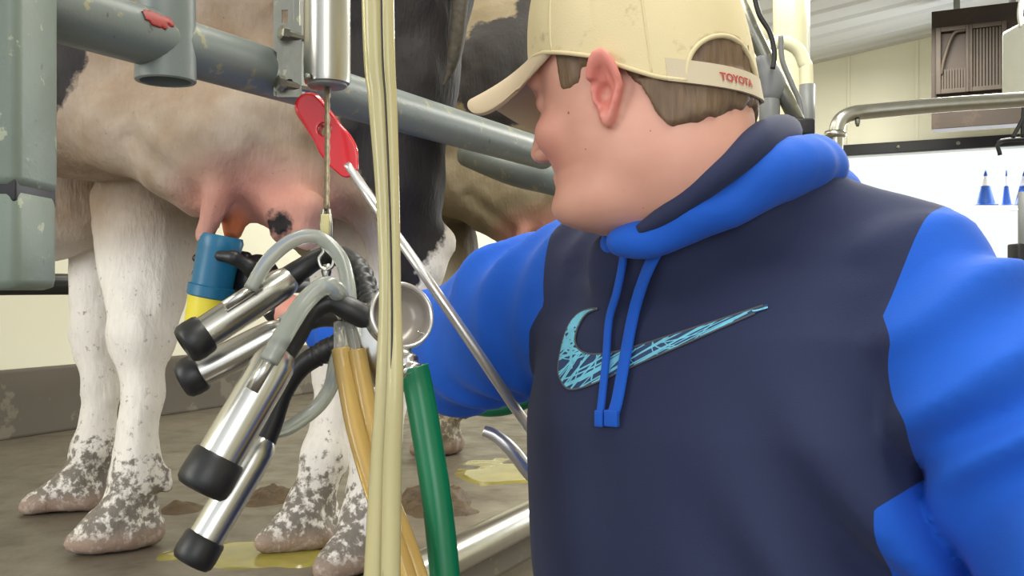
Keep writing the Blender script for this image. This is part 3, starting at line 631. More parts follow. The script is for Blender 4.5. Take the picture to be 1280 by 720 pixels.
# torso frame
TC = Vector((.223, 1.015, 0)); TA = math.radians(38)
tn = Vector((-math.sin(TA), -math.cos(TA), 0)); tl = Vector((math.cos(TA), -math.sin(TA), 0))
ttab = np.array([(.80, .215, .150, 0), (.95, .220, .165, .0), (1.08, .222, .172, .0), (1.20, .230, .168, .0), (1.32, .236, .160, .0), (1.42, .228, .140, -.005), (1.47, .205, .118, -.012), (1.51, .165, .095, -.02), (1.54, .11, .075, -.03), (1.57, .06, .05, -.035)])
ttab = np.array([(EYE + (z - EYE) * .93 if z > 1 else z, a * .93, b * .93, c * .93) for z, a, b, c in ttab])
def torso_field(X, Y, Z, grow=0.):
    f = (X - TC.x) * tn.x + (Y - TC.y) * tn.y; l = (X - TC.x) * tl.x + (Y - TC.y) * tl.y
    a, b, c = (np.interp(Z, ttab[:, 0], ttab[:, i]) for i in (1, 2, 3))
    a, b = a + grow, b + grow
    k = (np.abs(l / a) ** 2.3 + np.abs((f - c) / b) ** 2.3 + 1e-9) ** (1 / 2.3)
    d = (k - 1) * np.minimum(a, b) * .9
    return np.maximum(d, np.maximum(.80 - grow - Z, Z - 1.58)), f, l
def tp_(f, l, z): return TC + tn * f + tl * l + Vector((0, 0, z))
SL = [tp_(-.02, .182, 1.475), tp_(-.005, .246, 1.40), tp_(-.01, .322, 1.25), tp_(.03, .395, 1.07)]     # left arm (near)
WL = [tp_(.12, .37, .92), tp_(.15, .355, .88)]
SRr = [tp_(-.01, -.172, 1.47), P(652, 398, 1.20), P(575, 430, 1.33), P(520, 425, 1.40), P(415, 412, 1.47), P(385, 400, 1.50)]
# body mesh: head and neck, plus the trunk, arms, hand and legs below the clothes (one figure)
def hand_field(X, Y, Z):
    C = lambda px, py, d: P(px, py, d)
    d = smin(ell(X, Y, Z, C(322, 350, 1.555), (.036, .020, .042)), cap(X, Y, Z, C(350, 385, 1.52), C(322, 352, 1.55), .028, .026), .02)
    for i, (y0, L) in enumerate(((318, .0), (337, .004), (356, .002), (374, -.004))):          # four fingers round the back and front of the cup
        r = .0088 - .0006 * (i == 3)
        a, b_, c_, e_ = C(308, y0 + 4, 1.575), C(281, y0, 1.582), C(254 - L * 300, y0 + 2, 1.565), C(246 - L * 200, y0 + 5, 1.535)
        d = smin(d, chain(X, Y, Z, [a, b_, c_, e_], [r * 1.15, r * 1.05, r, r * .85], .004), .006)
    d = smin(d, chain(X, Y, Z, [C(330, 362, 1.535), C(312, 334, 1.495), C(292, 322, 1.482), C(275, 320, 1.484)], [.0135, .0115, .0105, .0085], .005), .008)
    return d
def body_low(X, Y, Z):
    d = torso_field(X, Y, Z, -.03)[0]
    d = smin(d, chain(X, Y, Z, SL + WL, [.055, .055, .047, .042, .033, .033], .02), .04)
    d = smin(d, ell(X, Y, Z, tp_(.17, .35, .82), (.035, .045, .05)), .02)
    for k in range(4): d = smin(d, cap(X, Y, Z, tp_(.15 + .017 * k, .345, .80), tp_(.155 + .018 * k, .325, .72), .010, .008), .006)
    d = smin(d, cap(X, Y, Z, tp_(.21, .335, .83), tp_(.225, .31, .77), .011, .009), .006)
    for s in (-1, 1):
        d = smin(d, chain(X, Y, Z, [tp_(0, .09 * s, .85), tp_(.02, .11 * s, .50), tp_(0, .115 * s, .10)], [.085, .058, .04], .03), .04)
    return d
bl_v, bl_f = surf(body_low, (-.15, .70, .05), (.75, 1.55, 1.56), .014)
ra_v, ra_f = surf(lambda X, Y, Z: chain(X, Y, Z, SRr + [P(352, 385, 1.52)], [.055, .052, .045, .04, .031, .029, .027], .02), (-.42, 1.0, 1.2), (.25, 1.7, 1.62), .008)
ba = MB().add((hv, hf)); n_head = len(hv); ba.add((bl_v, bl_f)).add((ra_v, ra_f))
bo = mk('body', ba.get(), M['skin'], man)
allv = np.array(ba.v); f, l, u = hl(*allv.T)
ruddy = .7 * ss(np.abs(l) - .30 * np.maximum(-f, 0), .074, .080) * np.exp(-((f + .004) / .03) ** 4 - (u / .042) ** 4)
ruddy = np.maximum(ruddy, .35 * np.exp(-(((f - .075) / .04) ** 2 + ((np.abs(l) - .05) / .03) ** 2 + ((u + .03) / .035) ** 2)))
ruddy[n_head:] = .3
attr(bo, 'ruddy', ruddy)
for s in (-1, 1):
    mk('eye', lathe([(-.011, 0)] + [(-.011 * math.cos(q), .011 * math.sin(q)) for q in np.linspace(.1, math.pi - .1, 14)] + [(.011, 0)], hp(.0795, .031 * s, .014), fw, 20), simple('eye_white', (222, 216, 208), .2), man)
# black glove
gv, gf = surf(hand_field, np.array(P(300, 350, 1.53)) - np.array((.11, .09, .09)), np.array(P(300, 350, 1.53)) + np.array((.13, .09, .09)), .003)
mk('glove', (gv, gf), M['rubber'], man, label='black rubber glove holding the dip cup')
# hair: an offset of the head within the hair line
def hair_field(X, Y, Z):
    f, l, u = hl(X, Y, Z); al = np.abs(l)
    n = fbm(f * 120, l * 120, u * 26, 2)
    d = smin(head_base(f, l, u), neck(X, Y, Z), .028) - np.where(u > 0, .0022, .0045) - .0016 * n
    line = np.interp(f, [-.11, -.085, -.055, -.042, -.034, -.024, -.018, -.012, .022, .026, .060, .075], [-.026, -.042, -.050, -.028, -.008, .004, .012, .020, .022, .010, .012, .055])
    d = smax(d, (line - u + .0035 * vnoise(f * 160, l * 160, u * 30)) * .8, .006)
    cphi = f / (np.sqrt(f * f + l * l) + 1e-6)
    rimu = np.interp(cphi, [-1, -.55, 0, .6, 1], [-.020, -.004, .026, .048, .056]) + np.where((cphi < -.62) & (l > -.04), .046, .006)
    d = smax(d, u - rimu, .002)
    return smax(d, (f - .050), .004)
hrv, hrf = surf(hair_field, np.array(HC) - .15, np.array(HC) + .15, .0026)
mk('hair', (hrv, hrf), M['hair'], man)
# cap
UT = .164; PH0 = math.pi - .30; RB = .026
def rim(phi):                    # rim height and radius of the crown about the head axis
    c, s = math.cos(phi), math.sin(phi)
    ur = np.interp(c, [-1, -.55, 0, .6, 1], [-.020, -.004, .026, .048, .056])
    A_ = .1035 if c > 0 else .107; n = 2.2
    return ur, ((abs(c) / A_) ** n + (abs(s) / .0865) ** n) ** (-1 / n)
def crown(phi, t):
    ur, r = rim(phi); c = math.cos(phi)
    ang = t * math.pi / 2
    rr = r * math.cos(ang) ** (.56 if c > 0 else .42); u_ = ur + (UT - ur) * math.sin(ang) ** 1.05
    w = 1 + .012 * math.sin(phi * 9 + t * 7) * t * (1 - t) * 2
    return hp(rr * c * w, rr * math.sin(phi) * w, u_)
NPH, NT_ = 240, 70; V = []; Fc = []
for i in range(NPH):
    for j in range(NT_): V.append(crown(2 * math.pi * i / NPH, j / (NT_ - 1) * .995))
def in_hole(phi, t):
    dphi = abs((phi - PH0)); ur, r = rim(phi); c = t * (UT - ur)
    return (dphi / .46) ** 2 + (max(c, 0) / .032) ** 2 < 1
for i in range(NPH):
    for j in range(NT_ - 1):
        if in_hole(2 * math.pi * (i + .5) / NPH, (j + .5) / (NT_ - 1)): continue
        k = (i + 1) % NPH; Fc.append([i * NT_ + j, k * NT_ + j, k * NT_ + j + 1, i * NT_ + j + 1])
Fc.append([i * NT_ + NT_ - 1 for i in range(NPH)])
capo = mk('cap', (V, Fc), M['khaki'], man)
md = capo.modifiers.new('thickness', 'SOLIDIFY'); md.thickness = .0022; md.offset = 1
# seams and button
se = MB()
for a in (math.pi / 3, 2 * math.pi / 3, -math.pi / 3, -2 * math.pi / 3, 0):
    se.add(tube([crown(a, t) + (crown(a, t) - hp(0, 0, .06)).normalized() * .0022 for t in np.linspace(0, .98, 12)], .0011, 30, 6))
se.add(lathe([(0, .008), (.004, .007), (.006, 0)], hp(0, 0, UT), uu, 16))
mk('seams', se.get(), M['khaki'], capo)
ed = tube([crown(a, 0) + (crown(a, 0) - hp(0, 0, .03)).normalized() * .002 for a in np.linspace(PH0 + .46 - 2 * math.pi, PH0 - .46, 60)], .0021, 120, 8)
mk('hem', ed, M['khaki'], capo)
arch = []
for q in np.linspace(0, math.pi, 40):
    ph = PH0 + .46 * math.cos(q); ur, r = rim(ph); hgt = .032 * math.sin(q); arch.append(crown(ph, hgt / (UT - ur)) + (crown(ph, hgt / (UT - ur)) - hp(0, 0, .06)).normalized() * .001)
mk('back_opening_binding', tube(arch, .0024, 120, 8), M['khaki'], capo)
# strap
def strap_pt(ph, h, off=.0035):
    ur, r = rim(ph); c, s = math.cos(ph), math.sin(ph); r = r + off - h * .05
    return hp(r * c, r * s, ur - .003 + h)
V = []; Fc = []; n = 40
for i in range(n):
    ph = PH0 + .62 * (2 * i / (n - 1) - 1)
    for h, off in ((0, .0035), (.0205, .0035), (.0205, .0012), (0, .0012)): V.append(strap_pt(ph, h, off))
for i in range(n - 1):
    for j in range(4): Fc.append([4 * i + j, 4 * i + (j + 1) % 4, 4 * i + 4 + (j + 1) % 4, 4 * i + 4 + j])
Fc += [[0, 1, 2, 3], [4 * n - 1, 4 * n - 2, 4 * n - 3, 4 * n - 4]]
mk('cap_strap', (V, Fc), fabric('pale_khaki_strap', (196, 182, 156), .06), capo, smooth=False)
def text_mesh(body, size):
    cu = bpy.data.curves.new('t', 'FONT'); cu.body = body; cu.size = size; cu.extrude = 0; cu.align_x = 'CENTER'; cu.offset = .0003
    o = bpy.data.objects.new('t', cu); COL.objects.link(o); dg = bpy.context.evaluated_depsgraph_get()
    me = bpy.data.meshes.new_from_object(o.evaluated_get(dg)); v = [tuple(x.co) for x in me.vertices]; f = [list(p.vertices) for p in me.polygons]
    bpy.data.objects.remove(o); bpy.data.meshes.remove(me); return v, f
tv, tf = text_mesh('TOYOTA', .0095)
mk('strap_lettering', ([strap_pt(PH0 + .0 + x[0] * 9.4, .0065 + x[1], .0045) for x in tv], tf), simple('red_thread', (188, 66, 66), .7), capo, smooth=False, label='red lettering')
emb = tube([crown(PH0 + a, .60) + (crown(PH0 + a, .60) - hp(0, 0, .06)).normalized() * .002 for a in np.linspace(-.5, .5, 30)], .0018, 60, 6, ribs=(22, .35, 0))
mk('arched_embroidery', emb, simple('dark_thread', (92, 84, 70), .8), capo)
# brim
V = []; Fc = []; nu, nv = 41, 12
def brim_pt(s, e):
    ph = s * .98; ur, r = rim(ph); c, si = math.cos(ph), math.sin(ph)
    Lb = .080 * (max(1 - abs(s) ** 5, 0)) ** .5
    f_ = r * c + e * Lb; l_ = r * si * (1 - .05 * e)
    return hp(f_, l_, ur + .001 - .12 * e * Lb - 9.0 * (l_ * l_) * e * (Lb / .08))
for i in range(nu):
    for j in range(nv): V.append(brim_pt(-1 + 2 * i / (nu - 1), j / (nv - 1)))
for i in range(nu - 1):
    for j in range(nv - 1): Fc.append([i * nv + j, (i + 1) * nv + j, (i + 1) * nv + j + 1, i * nv + j + 1])
brim = mk('brim', (V, Fc), fabric('khaki_brim', (188, 168, 140), .06), capo)
md = brim.modifiers.new('thickness', 'SOLIDIFY'); md.thickness = .0045; md.offset = 0
md = brim.modifiers.new('round', 'BEVEL'); md.width = .0015; md.segments = 2
# hoodie
def hoodie_field(X, Y, Z):
    d, f, l = torso_field(X, Y, Z)
    for s, arm in ((1, SL), (-1, SRr)):
        d = smin(d, cap(X, Y, Z, tp_(-.03, .085 * s, 1.52), arm[0], .062, .078), .05)
    d = smin(d, cap(X, Y, Z, tp_(-.05, .12, 1.20), tp_(-.04, .15, .92), .105, .125), .06)
    d = smin(d, chain(X, Y, Z, [P(775, 325, .965), P(850, 305, .925), P(925, 275, .915), P(985, 250, .93)], [.032, .040, .040, .036], .02), .06)
    d = smax(d, .045 - np.sqrt((X - NB.x) ** 2 + (Y - NB.y) ** 2 + ((Z - 1.60) * .7) ** 2), .02)
    # soft folds
    pull = np.exp(-((l - .18) / .10) ** 2 - ((Z - 1.20) / .16) ** 2)
    d = d + .022 * pull * np.sin((Z * .8 + l * 1.1) * 55) * .6 + .004 * fbm(f * 8, l * 6, Z * 7, 2)
    d = d - .008 * np.exp(-((Z - 1.10) / .05) ** 2) * np.sin(l * 14 + 1)
    return d
def sleeve_field(pts, rad, seed, amp, fq=40):
    ax_ = (Vector(pts[-1]) - Vector(pts[0])).normalized()
    def fn(X, Y, Z):
        d = chain(X, Y, Z, pts, rad, .03)
        s_ = X * ax_.x + Y * ax_.y + Z * ax_.z
        o_ = X * .6 - Y * .4 + Z * .3
        n = fbm(X * 5 + seed, Y * 5, Z * 5, 2)
        return d + amp * ((np.abs(np.sin(s_ * fq + o_ * 22 + n * 3.0)) ** 1.6 - .5) * 1.3 * (.55 + .6 * n) + fbm(X * 9 + seed, Y * 9, Z * 7, 2) * .8)
    return fn
LP, LR = [tp_(-.02, .192, 1.458), tp_(-.005, .246, 1.39), tp_(-.005, .326, 1.25), tp_(.03, .420, 1.07), tp_(.13, .37, .92)], [.082, .092, .094, .084, .052]
slf = sleeve_field(LP, LR, 2, .015)
RP, RR = [SRr[0], P(664, 395, 1.19), P(590, 430, 1.31), P(520, 425, 1.40), P(440, 413, 1.46), P(402, 405, 1.49)], [.086, .096, .090, .070, .050, .038]
srf = sleeve_field(RP, RR, 5, .016, 72)
def garment(X, Y, Z):
    d = hoodie_field(X, Y, Z)
    d = smin(d, slf(X, Y, Z), .006)
    return smin(d, srf(X, Y, Z), .018)
tv_, tf_ = surf(garment, (-.36, .50, .76), (.80, 1.62, 1.62), .007)
def clip(vf, g):
    """split a mesh along g = 0 with clean edges; returns the parts g > 0 and g < 0"""
    v = [np.array(q) for q in vf[0]]; gv = list(g(np.array(vf[0]))); cut_ = {}
    def mid(a, b):
        k = (min(a, b), max(a, b))
        if k not in cut_:
            t_ = gv[a] / (gv[a] - gv[b]); cut_[k] = len(v); v.append(v[a] + (v[b] - v[a]) * t_); gv.append(0.)
        return cut_[k]
    A, B = [], []
    for q in vf[1]:
        sg = [gv[k] > 0 for k in q]
        if all(sg): A.append(list(q)); continue
        if not any(sg): B.append(list(q)); continue
        pa, pb = [], []
        for n_ in range(len(q)):
            a, b = q[n_], q[(n_ + 1) % len(q)]
            (pa if sg[n_] else pb).append(a)
            if sg[n_] != sg[(n_ + 1) % len(q)]:
                m_ = mid(a, b); pa.append(m_); pb.append(m_)
        if len(pa) > 2: A.append(pa)
        if len(pb) > 2: B.append(pb)
    v = np.array(v); return (v, A), (v, B)
nl = np.array((tl - Vector((0, 0, .30))).normalized()); cl_ = np.array(tp_(0, .212, 1.53))          # armhole planes
nr = np.array((-tl - Vector((0, 0, .15))).normalized()); cr_ = np.array(tp_(0, -.178, 1.47))
trunk = lambda c: torso_field(*c.T)[0] - .006
sleeve_l, rest = clip((tv_, tf_.tolist()), lambda c: np.minimum((c - cl_) @ nl, trunk(c) - chain(*c.T, LP, LR, .03)))
sleeve_r, rest = clip(rest, lambda c: np.minimum((c - cr_) @ nr, trunk(c) - chain(*c.T, RP, RR, .03)))
def compact(vf):
    used = sorted({k for q in vf[1] for k in q}); mp = {k: i for i, k in enumerate(used)}; v = np.array(vf[0]); return v[used], [[mp[k] for k in q] for q in vf[1]]
tmv, tmf = compact(rest)
hood_m = NT('navy_and_blue_fleece'); c1, c2 = lin(30, 38, 72), lin(8, 86, 194)
side = hood_m.attr('side'); cc = hood_m.mix(hood_m.ramp(side, [(.49, (0, 0, 0)), (.51, (1, 1, 1))]), c1, c2)
hood_m.color(cc); hood_m.set(Roughness=.85, Sheen_Weight=.05); hood_m.bump(hood_m.noise(700, 2), .25, .0008)
hoodie = mk('hooded_sweatshirt', (tmv, tmf), hood_m.m, man)
l = (tmv[:, 0] - TC.x) * tl.x + (tmv[:, 1] - TC.y) * tl.y
attr(hoodie, 'side', np.clip(np.minimum(.5 + (np.abs(l) - .190) * 30, .5 + (1.29 + (np.abs(l) - .2) * .8 - tmv[:, 2]) * 30), 0, 1))
hb = BVHTree.FromPolygons([Vector(x) for x in tv_], [list(map(int, q)) for q in tf_])
mk('sleeve', compact(sleeve_l), M['blue'], hoodie)
mk('sleeve', compact(sleeve_r), M['blue'], hoodie)
# hem band, pocket
hv2 = []; 
ring = [tp_(np.interp(.80, ttab[:, 0], ttab[:, 2]) * math.cos(a) * .98, .215 * math.sin(a) * .98, .80) for a in np.linspace(0, 2 * math.pi, 40)]
mk('hem_band', tube(ring, .022, 80, 10), M['navy'], hoodie)
# hood
hpts = [P(776, 303, .890), P(832, 288, .874), P(895, 254, .862), P(960, 217, .872), P(1014, 209, .94), P(1000, 212, 1.06), P(925, 225, 1.13), P(840, 262, 1.12), P(785, 296, 1.04), P(766, 306, .945)]
def hood_field(X, Y, Z):
    d = None
    rad = [.013, .019, .023, .027, .030, .033, .034, .028, .020, .013]
    d = chain(X, Y, Z, [Vector(q) for q in spline(hpts, 28)], np.interp(np.linspace(0, 9, 28), range(10), rad).tolist(), .012)
    bag = ell(X, Y, Z, P(985, 262, 1.12), (.088, .08, .065))
    d = smin(d, bag, .04)
    nkd = cap(X, Y, Z, hp(-.030, 0, -.05), NB, .066, .076)
    d = smax(d, -(nkd - .004), .01)
    return d + .0016 * np.sin((X * .5 + Z * 1.2 - Y * .4) * 70 + 2 * vnoise(X * 9, Y * 9, Z * 9)) + .0025 * fbm(X * 20, Y * 20, Z * 20, 2)
hdv = surf(hood_field, (.02, .82, 1.42), (.50, 1.36, 1.70), .0055)
hood = mk('hood', hdv, M['blue'], hoodie)
mk('hood_lining', tube([P(800, 288, .868), P(850, 256, .848), P(903, 213, .838), P(948, 178, .862), P(980, 166, .96), P(965, 186, 1.05), P(900, 205, 1.10)], [.006, .011, .014, .017, .018, .016, .016], 60, 16), M['navy'], hood)
# seam along the armhole
sm = []
# drawstrings laid on the chest
def on_chest(px, py, off=.003):
    dvec = Vector(((px - 640) / F, 1, (360 - py) / F)).normalized(); h = hb.ray_cast(Vector((0, 0, EYE)), dvec)
    return (h[0] + h[1] * off) if h[0] is not None else P(px, py, .95)
def ribbon(name, pts, w, parent, mat, th=.0022):
    c = [on_chest(x, y, .006) for x, y in pts]; q = spline([list(p) for p in c], 60); V = []; Fc = []
    for i in range(60):
        t = Vector(q[min(i + 1, 59)] - q[max(i - 1, 0)]).normalized(); s = t.cross(tn).normalized() * w
        for a, b in ((-1, 0), (-.8, 1), (.8, 1), (1, 0), (.8, -1), (-.8, -1)): V.append(Vector(q[i]) + s * a + tn * th * b)
    for i in range(59):
        for j in range(6): Fc.append([6 * i + j, 6 * i + (j + 1) % 6, 6 * i + 6 + (j + 1) % 6, 6 * i + 6 + j])
    Fc += [list(range(6)), [354 + j for j in range(5, -1, -1)]]
    o = mk(name, (V, Fc), mat, parent)
    tip = MB().add(rbox(Vector(q[-1]), (w * 1.12, .003, .008), (tl, tn, Vector((0, 0, 1))), .0015)); mk('aglet', tip.get(), M['blue'], o)
    return o
ribbon('drawstring', [(786, 306), (783, 325), (774, 360), (766, 400), (762, 450), (757, 500), (754, 524)], .0042, hoodie, M['blue'])
ribbon('drawstring', [(836, 294), (818, 325), (803, 360), (794, 400), (785, 450), (776, 500), (769, 524)], .0066, hoodie, M['blue'])
# chest emblem: a curved tick, printed on the chest
up_ = [(699, 462), (702, 440), (707, 420), (714, 404), (724, 393), (736, 387), (748, 385)]
outl_top = [(748, 386), (737, 391), (728, 401), (722, 414), (720, 426), (724, 436), (734, 442), (750, 443), (775, 439), (806, 430), (850, 416), (900, 400), (940, 387), (959, 381)]
outl_bot = [(748, 385), (736, 387), (724, 393), (714, 404), (707, 420), (702, 440), (699, 462), (703, 477), (714, 487), (740, 481), (790, 459), (850, 433), (905, 409), (960, 385)]
ta = spline(outl_top, 90); tb = spline(outl_bot, 90); V = []; Fc = []; K = 7
for i in range(90):
    for k in range(K):
        q = ta[i] + (tb[i] - ta[i]) * k / (K - 1); V.append(on_chest(q[0], q[1], .0016))
for i in range(89):
    for k in range(K - 1): Fc.append([i * K + k, i * K + k + 1, (i + 1) * K + k + 1, (i + 1) * K + k])
M['print'] = simple('dark_blue_print', (36, 62, 108), .6, var=.2, scale=60); M['stroke'] = simple('light_blue_print', (120, 206, 238), .6, var=.25, scale=50)
emb_ = mk('chest_emblem', (V, Fc), M['print'], hoodie, label='curved tick emblem in scratchy light blue print')
rs_ = random.Random(11); sk = MB()
def tick(a, k): 
    i = min(max(a, 0), 88.99); n = int(i); w = i - n; q0 = ta[n] + (tb[n] - ta[n]) * k; q1 = ta[n + 1] + (tb[n + 1] - ta[n + 1]) * k; return q0 + (q1 - q0) * w
for _ in range(125):
    a0_ = rs_.uniform(3, 85) if rs_.random() < .6 else rs_.uniform(8, 40); da = rs_.choice((-1, 1)) * rs_.uniform(1, 12); w0 = rs_.uniform(.9, 2.0)
    k0, k1 = (0.02, .98) if rs_.random() < .7 else (rs_.uniform(0, .4), rs_.uniform(.6, 1)); VV = []
    for t_ in np.linspace(0, 1, 7):
        q = tick(a0_ + da * t_, k0 + (k1 - k0) * t_); q2 = tick(a0_ + da * (t_ + .02), k0 + (k1 - k0) * min(1, t_ + .02)) if t_ < .97 else None
        dr = (tick(a0_ + da, k1) - tick(a0_, k0)); dr = np.array((-dr[1], dr[0])) / (np.linalg.norm(dr) + 1e-6)
        for sg in (-1, 1): VV.append(on_chest(*(q + dr * w0 * sg * .55), .0021 + .0000))
    sk.add((VV, [[2 * i, 2 * i + 1, 2 * i + 3, 2 * i + 2] for i in range(6)]))
mk('scratch_lines', sk.get(), M['stroke'], emb_, smooth=False)
ob_ = MB()
for line in (ta, tb): ob_.add(tube([on_chest(q[0], q[1], .0014) for q in line[::3]], .0011, 60, 6))
mk('emblem_outline', ob_.get(), simple('grey_thread', (84, 88, 92), .7), hoodie)
# stitched armhole seam of the near sleeve
st = [on_chest(x, y, .002) for x, y in ((1160, 282), (1146, 310), (1128, 350), (1112, 395), (1100, 440), (1094, 490))]
# trousers and boots below the frame
def trous(X, Y, Z):
    d = np.maximum(torso_field(X, Y, Z, -.012)[0], Z - .95)
    for s in (-1, 1): d = smin(d, chain(X, Y, Z, [tp_(0, .10 * s, .86), tp_(.03, .12 * s, .50), tp_(0, .125 * s, .10)], [.112, .085, .075], .03), .03)
    return np.maximum(d, .08 - Z)
mk('trousers', surf(trous, (-.1, .75, .05), (.65, 1.45, .98), .014), M['jeans'], man)
for s in (-1, 1):
    a = tp_(-.04, .125 * s, .055); b = tp_(.16, .14 * s, .045)
    mk('boot', surf(lambda X, Y, Z: np.maximum(smin(cap(X, Y, Z, a, b, .055, .046), cap(X, Y, Z, a, tp_(0, .125 * s, .25), .052, .060), .04), -Z), np.minimum(a, b) - np.array((.1, .1, .06)), np.maximum(a, b) + np.array((.1, .1, .28)), .01), M['boot'], man)
# ------------------------------------------------------------------ upper right: pipes, fan housing, box
pr = thing('steel_pipe_rail', 'stainless pipe rail with an elbow in front of the end wall', 'pipe', P(1045, 260, 2.9))
dq = 2.9
mk('bent_pipe', tube([P(1044, 330, dq), P(1044, 260, dq), P(1044, 190, dq), P(1045, 166, dq), P(1051, 150, dq), P(1066, 142, dq), P(1090, 139, dq), P(1180, 131, dq - .02), P(1300, 123, dq - .05), P(1420, 113, dq - .1)], .0225, 120, 24), M['steel_b'], pr)
mk('union_ring', lathe([(-.01, .024), (-.01, .030), (.0, .033), (.01, .030), (.01, .024)], P(1044, 168, dq), (0, 0, 1), 28), M['steel_b'], pr)
mk('hanger_clip', lathe([(0, .008), (.012, .008), (.022, .004), (.022, 0)], P(1072, 149, dq - .01), (0, 0, -1), 10), M['galv'], pr)
FD = 1.0
fan = thing('fan_housing', 'dark brown ventilator panel with louvre grills hanging high before the end wall', 'ventilator', W(-.1, YB - 1.05, 2.55))
def wp(px, py, dy=0.):           # a point on the end wall (parlour Y = YB - dy)
    rx, ry = (px - 640) / F, 1.0; Yr = rx * ST + ry * CT; d = (YB - dy) / Yr; return P(px, py, d)
def wall_pt(px, py, dy):
    p = wp(px, py, dy); return (p.x * CT - p.y * ST, p.z)
xa, za = wall_pt(1165, 163, FD); xb, zb = wall_pt(1310, 12, FD)
zt = wall_pt(1165, 17, FD)[1]
def wbox(x0, x1, z0, z1, d0, d1, bev=.004): return pbox(x0, x1, YB - FD - d1, YB - FD - d0, z0, z1, bev)
M['fanwood'] = chipped('dirty_brown_panel', (46, 33, 22), (54, 40, 28), (34, 24, 16), 5, .58, .7)
mk('panel', wbox(xa, xb, za, zt, -.12, .05), M['fanwood'], fan, smooth=False)
M['fandark'] = simple('dusty_grille', (54, 43, 31), .7, var=.25, scale=12)
fz0 = wall_pt(1180, 115, FD)[1]; fz1 = wall_pt(1180, 44, FD)[1]; fx0 = wall_pt(1177, 100, FD)[0]; fx1 = wall_pt(1208, 100, FD)[0]; fx2 = wall_pt(1216, 100, FD)[0]; fx3 = wall_pt(1252, 100, FD)[0]
for (p, q) in ((fx0, fx1), (fx2, fx3)):
    fr = MB(); w = .03
    for a in ((p - w, p, fz0 - w, fz1 + w), (q, q + w, fz0 - w, fz1 + w), (p, q, fz0 - w, fz0), (p, q, fz1, fz1 + w)): fr.add(wbox(*a, .05, .10))
    g_ = mk('grille_frame', fr.get(), M['fandark'], fan, smooth=False)
    sl_ = MB(); m = 9
    for i in range(m):
        xx = p + (i + .5) / m * (q - p); sl_.add(wbox(xx - .006, xx + .006, fz0, fz1 if p == fx2 else fz0 + (fz1 - fz0) * .35, .055, .08, 0))
    mk('bars', sl_.get(), M['fandark'], g_, smooth=False)
tri = [W(fx0, YB - FD - .08, fz0 + .1), W(fx0 + .02, YB - FD - .08, fz0 + (fz1 - fz0) * .55), W((fx0 + fx1) / 2, YB - FD - .08, fz1 - .02), W(fx1, YB - FD - .08, fz1)]
mk('arched_guard', tube(tri, .012, 30, 8), M['fandark'], fan)
for X in (xa + .15, xb - .2): mk('hanger_strap', pbox(X - .02, X + .02, YB - FD, YB - FD + .01, zt - .05, zc(X) - .005), M['galv'], fan, smooth=False)
wbx = thing('white_box', 'white cabinet with a curved pipe at the top right corner', 'box', P(1290, 122, 4.2))
mk('casing', rbox(P(1302, 76, 4.2), (.118, .12, .158), None, .02), M['white_pl'], wbx)
mk('conduit', tube([P(1277, 34, 4.15), P(1275, 15, 4.15), P(1280, -10, 4.15), P(1290, -40, 4.15)], .012, 24, 10), M['white_pl'], wbx)
bk = thing('wire_bracket', 'black wire bracket hanging below the pipe rail at the right edge', 'bracket', P(1265, 190, 3.6))
for pts in ([P(1250, 194, 3.6), P(1250, 177, 3.6), P(1290, 173, 3.6)], [P(1266, 172, 3.6), P(1280, 146, 3.6)], [P(1278, 172, 3.6), P(1280, 120, 3.6)]):
    mk('rod', tube(pts, .008, 12, 8), M['black'], bk)
mt = thing('black_clamp', 'dark clamp on a grey post at the right edge beside the blue shoulder', 'clamp', P(1275, 350, 1.8))
mk('clamp_bar', rbox(P(1272, 328, 1.8), (.010, .02, .035), None, .004), M['black'], mt)
mk('grey_post', tube([P(1284, 240, 1.85), P(1284, 420, 1.85)], .016, 4, 16), M['grey_pl'], mt)
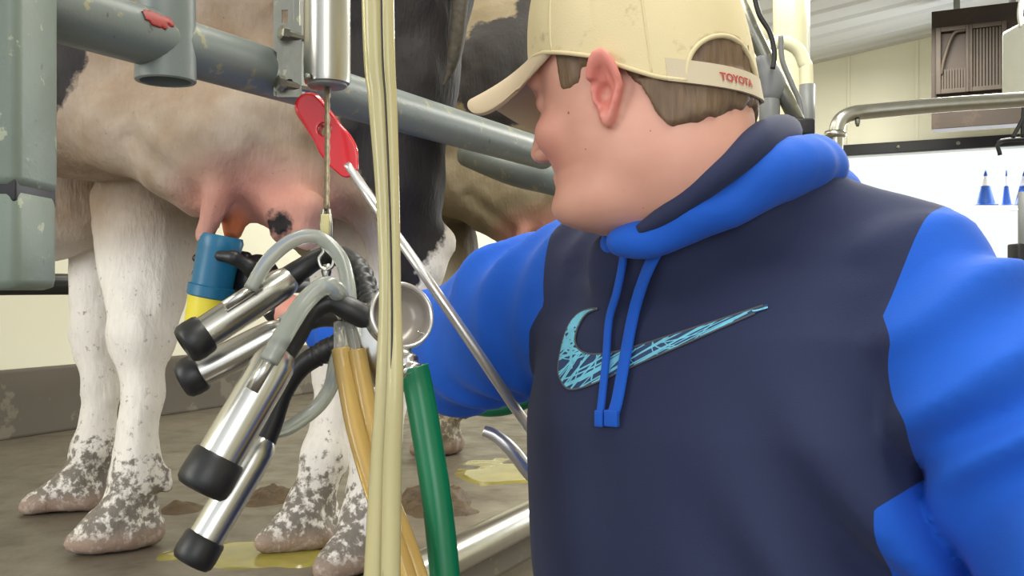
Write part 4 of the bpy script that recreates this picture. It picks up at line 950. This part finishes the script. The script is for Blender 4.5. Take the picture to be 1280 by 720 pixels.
# stall equipment behind the cap
rail('white_post', [P(988, -80, 2.6), P(988, 260, 2.6)], .046, M['cream_pl'], 'thick cream post standing behind the cap', 'post', n=4)
rail('slim_white_post', [P(1006, -80, 2.75), P(1006, 260, 2.75)], .014, M['white_pl'], 'slim white post at the right side of the cream post', 'post', n=4)
hk = thing('hooked_pipe', 'cream pipe bent like a hook with a grey lower end behind the hood', 'pipe', P(1009, 250, 2.3))
mk('bent_tube', tube([P(960, 60, 2.3), P(975, 52, 2.3), P(995, 60, 2.3), P(1005, 78, 2.3), P(1008, 100, 2.3), P(1009, 240, 2.3)], .016, 50, 24), M['cream_pl'], hk)
mk('grey_cover', tube([P(1009, 106, 2.3), P(1009, 250, 2.3)], .0185, 4, 24), M['grey_pl'], hk, label='grey lower end')
dj = thing('stall_joint', 'grey diagonal pipe meeting an upright at a welded joint behind the cap', 'pipe', P(962, 200, 2.0))
mk('diagonal_pipe', tube([P(912, -20, 2.0), P(1003, 165, 2.0)], .016, 4, 20), M['galv'], dj)
mk('upright', tube([P(962, 95, 2.0), P(962, 260, 2.0)], .021, 4, 20), M['grey_pl'], dj)
mk('joint_collar', surf(lambda X, Y, Z: smin(cap(X, Y, Z, P(954, 78, 2.0), P(968, 106, 2.0), .019, .022), cap(X, Y, Z, P(962, 98, 2.0), P(962, 118, 2.0), .024, .0235), .02), np.array(P(962, 96, 2.0)) - .09, np.array(P(962, 96, 2.0)) + .09, .005), M['grey_pl'], dj)
mk('end_clamp', rbox(P(1000, 160, 2.0), (.026, .02, .018), None, .006), M['black'], dj)
rail('black_cable', [P(938, -30, 1.95), P(948, 15, 1.95), P(962, 40, 1.95), P(968, 65, 1.95), P(966, 86, 1.95)], .0052, M['rubber'], 'black cable curving down onto the grey joint behind the cap', 'cable', n=40)
rail('grey_cable', [P(976, 45, 2.15), P(978, 75, 2.15), P(990, 105, 2.15), P(1001, 135, 2.15), P(1004, 200, 2.15)], .006, M['grey_pl'], 'thin grey cable sagging past the cream post', 'cable', n=40)
rail('cream_brace', [P(928, -20, 2.45), P(958, 60, 2.45)], .017, M['cream_pl'], 'cream diagonal brace above the grey joint', 'pipe', n=4)
rail('cream_stall_pipe', [P(946, 60, 2.35), P(946, 260, 2.35)], .013, M['cream_pl'], 'slim cream upright immediately behind the cap strap', 'pipe', n=4)
rail('cream_stall_pipe', [P(668, -60, 3.7), P(668, 60, 3.7)], .03, M['cream_pl'], 'cream upright seen above the brim of the cap', 'pipe', n=4)
